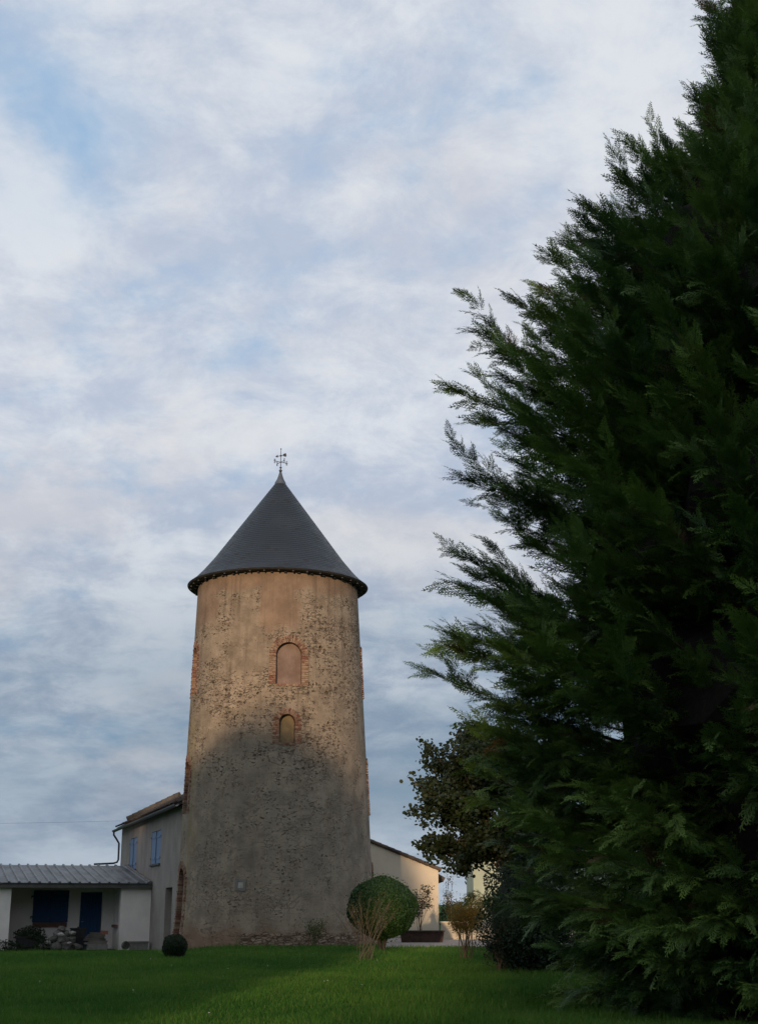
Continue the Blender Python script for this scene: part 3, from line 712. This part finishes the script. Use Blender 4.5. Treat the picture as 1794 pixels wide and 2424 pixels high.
# small tiled canopy on the gable
mb = MB(); cxl, cxr = -.5, 1.55
mb.prism([(cxl, -.003, 2.42), (cxl, -.9, 2.28), (cxl, -.9, 2.22), (cxl, -.003, 2.30)], (0, 0, 0), (cxr - .35 - cxl, 0, 0))
mb.add([(cxr - .35, -.003, 2.42), (cxr - .35, -.9, 2.28), (cxr, -.9, 2.16), (cxr, -.003, 2.2), (cxr - .35, -.9, 2.22), (cxr, -.9, 2.10), (cxr - .35, -.003, 2.3), (cxr, -.003, 2.12)], [(0, 1, 2, 3), (1, 4, 5, 2), (4, 6, 7, 5), (3, 2, 5, 7)])
for k in range(10): mb.tube([(cxl + .1 + k * .17, -.02, 2.44), (cxl + .1 + k * .17, -.95, 2.28)], [.06, .07], 8, random.random())
mb.tube([(cxr - .4, -.93, 2.31), (cxr + .06, -.93, 2.15)], [.06, .07], 8)
mb.build('canopy', M['tile'], house)

mb = MB()
x = 2.62
while x < 9.0:
    mb.bx((x, 59.8, -.3), (min(9, x + 3.0), 60.05, .66)); mb.bx((x - .03, 59.77, .662), (min(9, x + 3.0) + (.0), 60.08, .73)); x += 3.0
gw = MB(); gw.bx((2.62, 59.8, -.3), (9.0, 60.05, .66)); gwo = thing('garden_wall', (0, 0, 0), 'low cream garden wall behind the yellow twiggy shrub', 'wall')
gw.build('wall', M['creamwall'], gwo); gw = MB(); gw.bx((2.59, 59.77, .662), (9.03, 60.08, .74)); gw.build('coping', M['creamwall'], gwo)

far = thing('far_house', (6.05, 90, 0), 'pale green far house glimpsed between the leafy tree and the dark shrub', 'house')
mb = MB(); mb.bx((0, 0, -.3), (9, 7, 5.6)); mb.build('wall', M['palegreen'], far)
mb = MB(); mb.bx((-.55, -2.0, -.3), (9, -.004, 1.75)); mb.bx((-.65, -2.1, 1.752), (9, .0 - .006, 1.9)); mb.build('annex', M['palegreen'], far)
mb = MB(); mb.prism([(-.4, 0, 5.6), (9.4, 0, 5.6), (4.5, 0, 7.5)], (0, -.3, .003), (0, 7.3, .003)); mb.build('roof', M['tile'], far)

# ================================================================== things in front of the shed
def stone_mesh(seed, sx, sy, sz, mat, name='stone'):
    import bmesh
    rr = random.Random(seed); bm = bmesh.new(); bmesh.ops.create_icosphere(bm, subdivisions=2, radius=1)
    ph = [rr.uniform(0, 6) for _ in range(6)]
    for v in bm.verts:
        c = v.co; k = 1 + .14 * math.sin(3 * c.x + ph[0]) + .12 * math.sin(4 * c.y + ph[1]) + .12 * math.sin(3.5 * c.z + ph[2]) + rr.uniform(-.05, .05)
        q = max(abs(c.x), abs(c.y), abs(c.z)); k *= (1 - .35 * (1 - .62 / q) * 1.0)
        v.co = Vector((c.x * sx * k, c.y * sy * k, c.z * sz * k))
    me = bpy.data.meshes.new(name); bm.to_mesh(me); bm.free()
    me.attributes.new('tint', 'FLOAT', 'POINT').data.foreach_set('value', [rr.uniform(.2, .8)] * len(me.vertices))
    return link(name, me, mat, None, False)
gz = -.42
pile = [(-4.42, -.25, .16, .30, 0), (-3.95, -.45, .17, .32, 0), (-3.45, -.40, .17, .33, 0), (-3.05, -.2, .15, .28, 0), (-4.15, .05, .18, .3, 0), (-3.6, .1, .2, .3, 0),
        (-4.1, -.2, .44, .27, 0), (-3.65, -.25, .45, .29, 0), (-3.3, -.05, .42, .25, 0), (-3.9, .0, .68, .24, 0), (-3.5, .02, .67, .22, 0), (-3.72, -.02, .86, .20, 0),
        (-4.30, -.42, .33, .15, 1), (-3.78, -.40, .64, .17, 1), (-3.28, -.28, .70, .15, 1), (-3.45, -.60, .30, .13, 1)]
PALEL = ['pale stone low on the left of the rock heap before the white shed', 'pale stone halfway up the middle of the rock heap', 'pale stone near the top right of the rock heap', 'small pale stone at the foot of the rock heap']
pk = 0
for i, (x, y, z, s_, pale) in enumerate(pile):
    o = stone_mesh(i + 3, s_ * 1.08, s_ * .9, s_ * .62, M['palestone'] if pale else M['stone']); o.location = W(x, y - .3, gz + z)
    o.rotation_euler = (random.uniform(-.3, .3), random.uniform(-.3, .3), random.uniform(0, 6))
    if pale: tag(o, PALEL[pk], 'stone', 'stones heaped before the shed'); pk += 1
    else: tag(o, 'dark grey rough stone in the rock heap before the white shed', 'stone', 'stones heaped before the shed')
def tub(name, p, r0, r1, h, n, label, cat):
    t_ = thing(name, p, label, cat, .3)
    mb = MB(); mb.lathe([(r0, 0), (r1, h), (r1 + .03, h), (r1 + .03, h - .05), (r1 + .03, h), (r1 - .03, h + .01), (r1 - .05, h - .06), (0.001, h - .06)], n); mb.build('body', M['tub'], t_)
    return t_
bin_ = thing('plastic_bin', W(-2.98, .25, gz), 'square dark plastic bin standing beside the rock heap', 'bin', RZ)
mb = MB(); mb.box((0, 0, .42), (.62, .55, .84), None, .5, .82); mb.build('body', M['tub'], bin_)
mb = MB(); mb.box((0, 0, .865), (.68, .6, .045)); mb.box((.0, .24, .91), (.06, .05, .06)); mb.build('lid', M['tub'], bin_)
mb = MB(); mb.box((0, 0, .28), (1.15, .6, .5), None, .5, .9); mb.box((0, 0, .54), (1.2, .65, .05))
t_ = thing('plant_trough', W(-4.98, -.1, gz), 'large dark trough under the shuttered window of the shed', 'planter', RZ); mb.build('trough', M['tub'], t_)
def shell_pts(n, rx, ry, rz_, c, rough=.10, inner=.25, seed=0, flat=0.0, lump=3.0):
    d = norm(RNG.normal(0, 1, (n, 3)))
    if flat: d[:, 2] = np.maximum(d[:, 2], -flat); d = norm(d)
    ph = RNG.uniform(0, 6, 6)
    k = 1 + rough * (np.sin(lump * d[:, 0] * 2 + ph[0]) * np.sin(lump * d[:, 1] * 2 + ph[1]) + .7 * np.sin(lump * d[:, 2] * 2.3 + ph[2] + 2 * d[:, 0]))
    k *= 1 - inner * RNG.uniform(0, 1, n) ** 2
    return d * k[:, None] * np.array([rx, ry, rz_]) + np.array(c), d
def shrub(name, loc, label, cat, parts, mat, stem=True, group=None, core=None):
    """parts: list of (n, rx, ry, rz, centre, leaf size, rough, inner)"""
    t_ = thing(name, loc, label, cat, 0, group); Vs = []; ts = []
    for (n, rx, ry, rz_, c, sz, ro, inn) in parts:
        P, N = shell_pts(n, rx, ry, rz_, c, ro, inn); P[:, 2] = np.maximum(P[:, 2], .01); Vs.append(leaf_quads(P, N, sz, .6, .8)); ts.append(np.clip(RNG.normal(.5, .28, n), 0, 1))
    quads_mesh('foliage', np.concatenate(Vs), np.concatenate(ts), mat, t_)
    if stem:
        mb = MB()
        for k in range(5):
            a = k * 1.26 + .4; c = parts[0][4]; q = parts[0]
            mb.tube([(.03 * math.cos(a), .03 * math.sin(a), -.1), (q[1] * .25 * math.cos(a), q[2] * .25 * math.sin(a), c[2] * .7), (q[1] * .6 * math.cos(a), q[2] * .6 * math.sin(a), c[2] + q[3] * .35)], [.035, .025, .008], 6)
        mb.build('stems', M['bark'], t_)
    if core:
        mb = MB(); n = 20; rx, rz_, cz = core
        mb.lathe([(max(.001, rx * math.sin(math.pi * i / 12)), cz - rz_ * math.cos(math.pi * i / 12)) for i in range(13)], n); mb.build('inner_growth', mat, t_, True)
    return t_
shrub('trough_plant', W(-5.0, -.1, gz + .5), 'low bushy dark plant overflowing the trough by the shed', 'plant', [(2600, .62, .42, .34, (0, 0, .1), .07, .2, .5), (500, .3, .3, .25, (-.35, 0, .05), .07, .2, .5)], M['boxdark'])
shrub('ivy_mound', W(-5.75, -.45, gz), 'low dark ivy mound against the left wall of the shed', 'plant', [(1600, .62, .4, .42, (0, 0, .05), .07, .2, .5)], M['boxdark'])
shrub('dark_shrub', W(-4.55, -.75, gz), 'small dark shrub between the trough and the rock heap', 'plant', [(1300, .42, .35, .45, (0, 0, .15), .06, .15, .5)], M['boxdark'])
# stack of boards with a red block on it
BL = ['bottom grey board of the stack in front of the navy door', 'second lowest grey board in the stack by the navy door', 'middle weathered board of the stack by the navy door', 'fourth board up in the stack by the navy door', 'second highest board in the stack by the navy door', 'topmost pale board of the stack in front of the navy door']
zz = gz + .02
mb = MB(); mb.bx((-.42, -.22, 0), (.42, .22, .22)); o = mb.build('concrete_slab', M['concrete'], None); o.location = W(-2.26, -.45, zz); o.rotation_euler = (0, 0, RZ + .06); tag(o, 'thick concrete slab under the stack of boards by the navy door', 'slab'); zz += .224
for k in range(6):
    hgt = .055 + .03 * random.random(); ln = random.uniform(.72, 1.0) * (.62 if k == 5 else 1)
    mb = MB(); mb.box((0, 0, hgt / 2), (ln, .30, hgt), None, random.random()); o = mb.build('board', M['board'], None)
    o.location = W(-2.26 + random.uniform(-.1, .1) - (.16 if k == 5 else 0), -.45, zz); o.rotation_euler = (0, 0, RZ + random.uniform(-.12, .12)); zz += hgt + .004
    tag(o, BL[k], 'board', 'boards stacked before the shed door')
    if k == 4: zr_ = zz
mb = MB(); mb.box((0, 0, .075), (.30, .22, .15)); o = mb.build('red_block', M['redbrick'], None); o.location = W(-1.98, -.47, zr_); o.rotation_euler = (0, 0, RZ); tag(o, 'red brick block lying on the stack of boards', 'brick')
# concrete trough bench and round stone by the right block
t_ = thing('stone_trough', W(-.52, -.62, gz), 'long grey stone trough against the white wall of the shed', 'trough', RZ)
mb = MB(); mb.box((0, 0, .15), (.76, .36, .30), None, .5, .93); mb.build('body', M['concrete'], t_); mb = MB(); mb.box((0, 0, .325), (.82, .42, .05)); mb.build('rim', M['concrete'], t_)
mb = MB(); mb.tube([(0, -.06, .17), (0, .06, .17)], .17, 20); t_ = mb.build('round_stone', M['stone'], None); t_.location = W(-1.08, -.62, gz + .02); t_.rotation_euler = (0, 0, RZ + .5); tag(t_, 'small round stone disc standing on edge beside the stone trough', 'stone')

# ================================================================== planting
shrub('round_bush', (.10, 45, 0), 'large clipped green ball bush at the right foot of the tower', 'bush', [(24000, 1.09, 1.09, .98, (0, 0, 1.33), .06, .035, .12), (900, 1.15, 1.15, 1.05, (0, 0, 1.33), .055, .03, .05)], M['box'], True, None, (.96, .86, 1.33))
shrub('ball_bush', (-5.53, 38.5, 0), 'small dark clipped ball bush on the lawn before the tower', 'bush', [(6000, .34, .34, .34, (0, 0, .34), .035, .04, .15)], M['boxdark'], True, None, (.29, .29, .33))
shrub('evergreen_shrub', (3.28, 31.5, 0), 'tall dull dark evergreen shrub left of the big conifer', 'bush', [(15000, 1.15, .95, 1.42, (.12, 0, 1.2), .07, .12, .45), (6500, 1.1, .8, .85, (.5, -.7, .55), .07, .12, .45)], M['bluegreen'], True, None, (.75, 1.05, 1.15))
shrub('dry_shrub', (2.78, 32.2, 0), 'brown dried low shrub at the foot of the dark evergreen', 'bush', [(1700, .6, .5, .6, (0, 0, .5), .05, .25, .8)], M['drybrown'])
shrub('far_hedge', (5.6, 74, 0), 'green hedge behind the low cream garden wall', 'hedge', [(6000, 2.7, .7, .85, (0, 0, .85), .12, .12, .3), (6000, 2.7, .7, .8, (4, 0, .8), .12, .12, .3)], M['farhedge'], False)

def twig_bush(name, loc, label, cat, nst, hgt, spread, mat, leafmat_=None, nleaf=0, leafz=(.4, 1), lsz=.04, rad=.016, lean=.0, sub=5, base=.07):
    t_ = thing(name, loc, label, cat); mb = MB(); ends = []
    for i in range(nst):
        a = 2 * math.pi * (i + random.uniform(-.3, .3)) / nst; s_ = spread * random.uniform(.25, 1.0); h = hgt * random.uniform(.7, 1.0) * (1 - .25 * (s_ / spread) ** 2)
        p0 = Vector((random.uniform(-1, 1) * base, random.uniform(-1, 1) * base, -.05)); tip = Vector((s_ * math.cos(a) + lean, s_ * math.sin(a) * .8, h))
        mid_ = p0.lerp(tip, .45) + Vector((random.uniform(-.06, .06), random.uniform(-.06, .06), .10 * h * .5)); m2 = p0.lerp(tip, .75) + Vector((random.uniform(-.05, .05), random.uniform(-.05, .05), .06))
        pts = [p0, p0.lerp(mid_, .5) + Vector((random.uniform(-.03, .03), 0, 0)), mid_, m2, tip]
        mb.tube(pts, [rad, rad * .85, rad * .7, rad * .45, rad * .2], 5, random.random()); ends.append(tip)
        for k in range(sub):
            f = random.uniform(.4, .95); q = pts[2].lerp(tip, (f - .4) / .6); d = (tip - p0).normalized() + Vector((random.uniform(-.7, .7), random.uniform(-.7, .7), random.uniform(0, .5)))
            e = q + d.normalized() * random.uniform(.18, .45) * hgt * .4; mb.tube([q, q.lerp(e, .5) + Vector((random.uniform(-.02, .02), 0, .015)), e], [rad * .4, rad * .3, rad * .15], 4, random.random()); ends.append(e); ends.append(q.lerp(e, .5))
    mb.build('stems', mat, t_)
    if nleaf:
        E = np.array([list(e) for e in ends]); E = E[E[:, 2] > leafz[0] * hgt]
        P = E[RNG.integers(0, len(E), nleaf)] + RNG.normal(0, .075, (nleaf, 3)); N = norm(RNG.normal(0, 1, (nleaf, 3)) + np.array([0, 0, .6]))
        quads_mesh('leaves', leaf_quads(P, N, lsz, .6, .6), np.clip(RNG.normal(.5, .28, nleaf), 0, 1), leafmat_, t_)
    return t_
twig_bush('bare_shrub', (-.33, 37.6, 0), 'bare pale stemmed shrub fanning up in front of the clipped ball bush', 'shrub', 24, 1.95, 1.15, M['twig'], M['yellow'], 420, (.3, 1), .03, .008, .10, 8, .22)
twig_bush('yellow_shrub', (2.32, 37.6, 0), 'yellow olive leaved vase shaped shrub before the low cream wall', 'shrub', 15, 1.75, .74, M['twigdark'], M['yellow'], 7500, (.42, 1), .042, .015, 0, 8, .14)
twig_bush('brown_twigs', (2.62, 31.0, 0), 'thin brown twigs rising at the left edge of the dark shrub', 'shrub', 12, 1.1, .5, M['twigdark'], M['drybrown'], 500, (.3, 1), .045, .008)
twig_bush('weed_clump', (-2.22, 48.6, 0), 'spindly green weeds growing against the foot of the tower', 'weed', 16, 1.05, .42, M['weed'], M['weed'], 900, (.2, 1), .05, .006)
pt = thing('flower_planter', (1.68, 55.5, .0), 'long dark brown planter trough on the gravel before the cream house', 'planter')
mb = MB(); mb.box((0, 0, .21), (1.72, .5, .40), None, .5, .93); mb.build('trough', M['planter'], pt)
mb = MB()
for d_ in ((0, -.27, 1.78, .05), (0, .27, 1.78, .05), (-.865, 0, .05, .49), (.865, 0, .05, .49)): mb.box((d_[0], d_[1], .425), (d_[2], d_[3], .05))
mb.build('rim', M['planter'], pt)
twig_bush('rose_bush', (1.62, 55.5, .38), 'dark leaved rose bush growing in the brown planter', 'plant', 9, 1.75, .55, M['twigdark'], M['rose'], 1300, (.18, 1), .075, .012, 0, 5)
twig_bush('sapling', (3.55, 71, 0), 'thin young sapling standing up against the sky behind the hedge', 'tree', 3, 3.0, .25, M['twigdark'], M['rose'], 160, (.5, 1), .08, .02, 0, 5)

# ---------------------------------------------------------------- daisies
mbd = MB(); n = 7
mbd.lathe([(.001, .078), (.012, .08), (.026, .075), (.026, .072), (.001, .07)], 9); mbd.tube([(0, 0, 0), (0, 0, .072)], .002, 4)
d0 = mbd.build('daisy', M['daisy'], None); DL = ('tiny white daisy growing in the lawn', 'flower', 'daisies in the lawn')
for i, (x, y) in enumerate([(-4.2, 24.5), (-5.6, 20.2), (-3.3, 31.2), (-.05, 36.5), (-1.0, 26.2), (-.95, 26.5), (-2.6, 33.4), (-2.3, 19.5), (-.3, 25.1), (-6.4, 27), (-5.9, 36.8), (-1.9, 41.0), (-4.8, 33.0)]):
    o = d0 if i == 0 else d0.copy()
    if i: COL.objects.link(o)
    o.location = (x, y, ground(x, y) + .02); o.scale = (.62,) * 3; tag(o, *DL)

# ================================================================== trees
def frond(seed):
    """flat feathery conifer spray, length 1 along x: narrow slivers (quads)"""
    r = random.Random(seed); Q = []
    def sliver(p, d, ln, wd, nrm):
        p = np.array(p); d = np.array(d); d = d / np.linalg.norm(d); s_ = np.cross(nrm, d); s_ /= np.linalg.norm(s_) + 1e-9
        Q.append([p, p + d * ln * .45 + s_ * wd, p + d * ln, p + d * ln * .45 - s_ * wd])
    path = []; p = np.array([0., 0., 0.]); bend = r.uniform(-.25, .25)
    for i in range(11):
        path.append(p.copy()); t = i / 10; d = np.array([1, bend * t, .22 * (1 - t) - .28 * t]); p = p + d / np.linalg.norm(d) * .1
    up = np.array([0, 0, 1.0])
    for i in range(10): sliver(path[i], path[i + 1] - path[i], .125, .013, up)
    sliver(path[10], path[10] - path[9], .10, .011, up)
    for i in range(1, 20):
        t = i / 20; base = path[int(t * 10)] + (path[min(10, int(t * 10) + 1)] - path[int(t * 10)]) * ((t * 10) % 1)
        sg = 1 if i % 2 else -1; ln = (.34 * (1 - t) ** .8 + .06) * r.uniform(.75, 1.2); a = R(r.uniform(28, 44)) * sg
        fd = path[min(10, int(t * 10) + 1)] - path[int(t * 10)]; fd /= np.linalg.norm(fd)
        d = np.array([fd[0] * math.cos(a) - math.sin(a) * 0, math.sin(a), fd[2] + r.uniform(-.25, .12)]); d /= np.linalg.norm(d)
        nrm = norm(up + np.array([r.uniform(-.4, .4), r.uniform(-.4, .4), 0]))
        sliver(base, d, ln, .0155, nrm)
        m = max(2, int(ln / .05))
        for k in range(1, m):
            q = base + d * ln * k / m; s2 = 1 if k % 2 else -1; aa = R(r.uniform(25, 42)) * s2
            d2 = np.array([d[0] * math.cos(aa) - d[1] * math.sin(aa), d[0] * math.sin(aa) + d[1] * math.cos(aa), d[2] + r.uniform(-.2, .15)])
            sliver(q, d2, ln * (1 - k / m) * .45 + .05, .013, nrm)
    return np.array(Q)
FR = [frond(i) for i in range(6)]

CX, CY = 7.42, 22.0
RP_H = [0.0, .45, 1.2, 1.6, 2.2, 2.8, 3.7, 4.4, 5.2, 5.6, 6.5, 7.2, 8.4, 9.95, 11.0, 11.7, 12.8, 13.7, 14.9, 15.8, 17.8, 19.6]
RP_R = [4.3, 4.6, 5.0, 5.2, 5.4, 5.7, 6.0, 6.3, 6.7, 6.45, 6.25, 6.1, 6.1, 6.2, 5.55, 5.0, 4.1, 3.25, 1.9, 1.35, .6, .1]
HERO = [(14.7, 2.8), (13.6, 3.65), (12.7, 4.1), (11.65, 5.1), (10.95, 5.7), (9.9, 6.3), (8.4, 6.0), (7.2, 6.0), (6.45, 6.25), (5.6, 6.1), (5.2, 6.65), (17.7, 1.15), (15.7, 1.6), (4.3, 5.9), (16.9, 1.2)]
def big_conifer():
    t_ = thing('conifer', (CX, CY, 0), 'huge dark green feathery conifer filling the right side above the lawn', 'tree')
    mb = MB(); mb.tube([(0, 0, -.3), (.05, 0, 4), (0, .05, 10), (0, 0, 16), (0, 0, 19.3)], [.42, .34, .22, .10, .02], 12)
    r = random.Random(5); Vs = []; ts = []; NBR = 720; ga = 2.39996
    for i in range(NBR + 60):
        u = (min(i, NBR - 1) + r.random()) / NBR
        ht = .35 + 19.2 * u ** 1.12                       # tip height
        az = i * ga + r.uniform(-.3, .3)
        if i < len(HERO): az = math.pi
        if i >= NBR: ht = r.uniform(.2, 1.7); az = math.pi + math.pi * (i - NBR + .5) / 60; rr = 4.5 + 1.5 * max(0, -math.sin(az)) * r.uniform(.6, 1.1)
        front = -math.sin(az) > -.55                      # faces the lawn side
        if i < len(HERO): ht, az = HERO[i][0], math.pi + r.uniform(-.12, .12)
        rr = HERO[i][1] if i < len(HERO) else np.interp(ht, RP_H, RP_R) * r.choice([r.uniform(.66, .90), r.uniform(.80, .97), r.uniform(.88, 1.02)])
        if ht < 3 and math.sin(az) < 0: rr *= 1 - .34 * math.sin(az) * (1 - ht / 3)
        rise = rr * np.interp(ht, [0, 3, 8, 14, 19], [.05, .22, .36, .62, 1.6]) * r.uniform(.7, 1.3)
        h0 = max(.15, ht - rise)
        ca, sa = math.cos(az), math.sin(az); p0 = np.array([0, 0, h0]); p3 = np.array([ca * rr, sa * rr, ht])
        p1 = p0 + np.array([ca * rr * .4, sa * rr * .4, rise * .22]); p2 = p0 + np.array([ca * rr * .75, sa * rr * .75, rise * .62])
        if ht < 4: p3[2] -= r.uniform(0, .5) * (1 - ht / 4)
        bz_ = lambda t: (1 - t) ** 3 * p0 + 3 * (1 - t) ** 2 * t * p1 + 3 * (1 - t) * t * t * p2 + t ** 3 * p3
        mb.tube([bz_(q) for q in (0, .33, .66, .97)], [.05 * min(1, rr / 4) + .01, .035 * min(1, rr / 4) + .008, .016, .004], 5)
        L = float(np.linalg.norm(p3 - p0)); fol = min(L * .72, 3.6); t0 = 1 - fol / L
        tint_b = r.gauss(.36, .22) + (.32 if r.random() < .2 else 0)
        # main axis plus side shoots, each clothed in sprays
        axes = [(bz_, t0, fol, 1.0)]
        for q in range(4 if front else 1):
            ts0 = r.uniform(max(t0, .35), .86); b0 = bz_(ts0); T = bz_(ts0 + .03) - bz_(ts0 - .03); T /= np.linalg.norm(T)
            S = np.cross(np.array([0, 0, 1.0]), T); S /= np.linalg.norm(S) + 1e-9; U = np.cross(T, S); a_ = r.choice((-1, 1)) * r.uniform(.35, .8)
            D = T * math.cos(a_) + S * math.sin(a_) + U * r.uniform(-.25, .25); ls = min(1.5, L * .3) * r.uniform(.6, 1.1)
            axes.append((lambda t, b0=b0, D=D, ls=ls: b0 + D * ls * t + np.array([0, 0, .10 * ls * t * t]), 0.0, ls, .8))
        for (fn, ta, fl, sc0) in axes:
            nf = max(5, int(fl / (.098 if front else .26)))
            for k in range(nf):
                t = ta + (1 - ta) * (k + r.random()) / nf; P = fn(t); T = fn(min(1.02, t + .02)) - fn(t - .02); T = T / np.linalg.norm(T)
                end = (t - ta) / (1 - ta)
                ln = sc0 * (.76 - .30 * end) * r.uniform(.75, 1.2)
                yaw = r.uniform(-1, 1) * (1.15 - .65 * end); pit = r.gauss(.06 if ht > 4 else -.22, .30) - (.28 if end < .4 else 0)
                up = np.array([0, 0, 1.0]); S = np.cross(up, T); S /= np.linalg.norm(S) + 1e-9; U = np.cross(T, S)
                D = math.cos(pit) * (math.cos(yaw) * T + math.sin(yaw) * S) + math.sin(pit) * U; D /= np.linalg.norm(D)
                S2_ = np.cross(U, D); S2_ /= np.linalg.norm(S2_); roll = r.gauss(0, .6); U2 = np.cross(D, S2_)
                S3 = S2_ * math.cos(roll) + U2 * math.sin(roll); U3 = np.cross(D, S3)
                Mx = np.stack([D, S3, U3], 0) * ln
                F_ = FR[r.randrange(6)]; q = F_.reshape(-1, 3) @ Mx + P
                Vs.append(q.reshape(-1, 4, 3).astype(np.float32)); tv = min(.74, max(0, tint_b + r.gauss(0, .12)))
                dead = r.random() < .012
                ts.append(np.full(len(F_), 1.2 if dead else tv, np.float32) + np.linspace(-.12, .12, len(F_)).astype(np.float32))
        # terminal leader spray
        T = p3 - bz_(.95); T /= np.linalg.norm(T)
        for sc_, dy in ((.62, 0), (.45, .35), (.45, -.35)):
            up = np.array([0, 0, 1.0]); S = np.cross(up, T); S /= np.linalg.norm(S) + 1e-9; D = T * math.cos(dy) + S * math.sin(dy); U = np.cross(D, np.cross(up, D)); S = np.cross(U, D); S /= np.linalg.norm(S); U = np.cross(D, S)
            Mx = np.stack([D, S, U], 0) * sc_; F_ = FR[r.randrange(6)]; q = F_.reshape(-1, 3) @ Mx + bz_(.93)
            Vs.append(q.reshape(-1, 4, 3).astype(np.float32)); ts.append(np.full(len(F_), min(1, max(0, tint_b + .1)), np.float32))
    mb.build('trunk', M['bark'], t_)
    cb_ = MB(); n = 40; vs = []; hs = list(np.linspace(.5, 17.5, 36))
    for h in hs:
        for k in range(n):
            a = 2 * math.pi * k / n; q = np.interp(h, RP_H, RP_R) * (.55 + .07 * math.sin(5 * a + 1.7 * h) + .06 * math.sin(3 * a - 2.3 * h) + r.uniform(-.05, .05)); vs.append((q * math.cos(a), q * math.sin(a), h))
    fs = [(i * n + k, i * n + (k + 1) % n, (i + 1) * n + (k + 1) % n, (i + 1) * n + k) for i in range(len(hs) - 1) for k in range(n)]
    cb_.add(vs, fs + [tuple(range(n - 1, -1, -1)), tuple(range((len(hs) - 1) * n, len(hs) * n))]); cb_.build('shade_core', M['shadecore'], t_)  # solid dark core added inside the crown to block light coming through
    V = np.concatenate(Vs); print('conifer quads', len(V))
    quads_mesh('crown', V, np.clip(np.concatenate(ts), 0, 1), M['conifer'], t_)
    return t_
conifer = big_conifer()

def broadleaf():
    t_ = thing('leafy_tree', (3.45, 36.0, 0), 'brownish green round leaved tree half hidden behind the big conifer', 'tree')
    mb = MB(); r = random.Random(9); tips = []
    mb.tube([(0, 0, -.2), (.03, 0, 1.2), (-.03, .03, 2.6), (0, 0, 4.6), (0, 0, 6.0)], [.15, .12, .10, .05, .015], 9)
    for i in range(110):
        h0 = r.uniform(1.5, 5.2); az = i * 2.4 + r.uniform(-.4, .4); el = r.uniform(-.8, .9)
        d = np.array([math.cos(az) * math.cos(el), math.sin(az) * math.cos(el), math.sin(el)])
        c = np.array([0, 0, 3.95]); tip = c + d * np.array([2.55, 2.4, 2.45]) * r.uniform(.72, 1.05); p0 = np.array([0, 0, min(h0, tip[2])])
        if i < 6: tip = c + np.array([-math.cos(i * .4 - .9) * 2.85, r.uniform(-1, .6), math.sin(i * .4 - .9) * 2.2])
        m1 = p0 + (tip - p0) * .5 + np.array([0, 0, .25])
        mb.tube([p0, m1, tip], [.035, .02, .004], 5); tips.append((m1, tip))
        for k in range(6):
            q = m1 + (tip - m1) * r.uniform(.0, .95); e = q + np.array([r.gauss(0, .3), r.gauss(0, .3), r.gauss(.03, .25)]); mb.tube([q, e], [.008, .003], 4); tips.append((q, e))
    mb.build('trunk', M['bark'], t_)
    n = 62000; I = RNG.integers(0, len(tips), n); A = np.array([a for a, b in tips]); B = np.array([b for a, b in tips]); f = RNG.uniform(.1, 1.0, n)[:, None]
    P = A[I] + (B[I] - A[I]) * f + RNG.normal(0, .095, (n, 3)); N = RNG.normal(0, .6, (n, 3)) + np.array([0, -.3, .5])
    # hexagonal rounded leaves
    d = norm(N); a = norm(np.cross(d, RNG.normal(0, 1, (n, 3)))); b = np.cross(d, a); s_ = (RNG.uniform(.022, .055, n))[:, None]
    V = np.stack([P + s_ * (a * math.cos(k * math.pi / 3) * 1.1 + b * math.sin(k * math.pi / 3)) for k in range(6)], 1)
    quads_mesh('crown', V, np.clip(RNG.beta(2, 3.2, n), 0, 1), M['linden'], t_, nv=6)
    return t_
leafy = broadleaf()

# trees behind the photographer whose shadows lie over the lawn, the conifer and the foot of the tower
for (x, y, s_, rz_, lab) in ((.0, -40.0, 1.42, 2.0, 'tall dark conifer standing behind the viewpoint, nearer its centre line'), (12.0, -38.0, 1.36, 4.0, 'tall dark conifer standing behind the viewpoint, farther to the right')):
    c = copy_tree(conifer); c.location = (x, y, 0); c.scale = (s_,) * 3; c.rotation_euler = (0, 0, rz_); tag(c, lab, 'tree', 'conifers behind the viewpoint')
def bushy_tree(name, u, y, rx, rz_, cz, label):
    x = (u + y * math.sin(R(SUN_AZ))) / math.cos(R(SUN_AZ))
    return shrub(name, (x, y, 0), label, 'tree', [(9000, rx, rx, rz_, (0, 0, cz), .34, .05, .18)], M['linden'], True, 'bushy trees behind the viewpoint', (rx * .9, rz_ * .95, cz))
bushy_tree('bushy_tree', -10.35, -45, 5.2, 8.9, 7.4, 'round bushy tree behind the viewpoint, nearest its left side')
bushy_tree('bushy_tree', -15.7, -45, 5.2, 8.8, 7.3, 'round bushy tree behind the viewpoint, middle one on its left')
bushy_tree('bushy_tree', -24.0, -45, 6.8, 9.6, 8.0, 'wide bushy tree behind the viewpoint, farthest to its left')
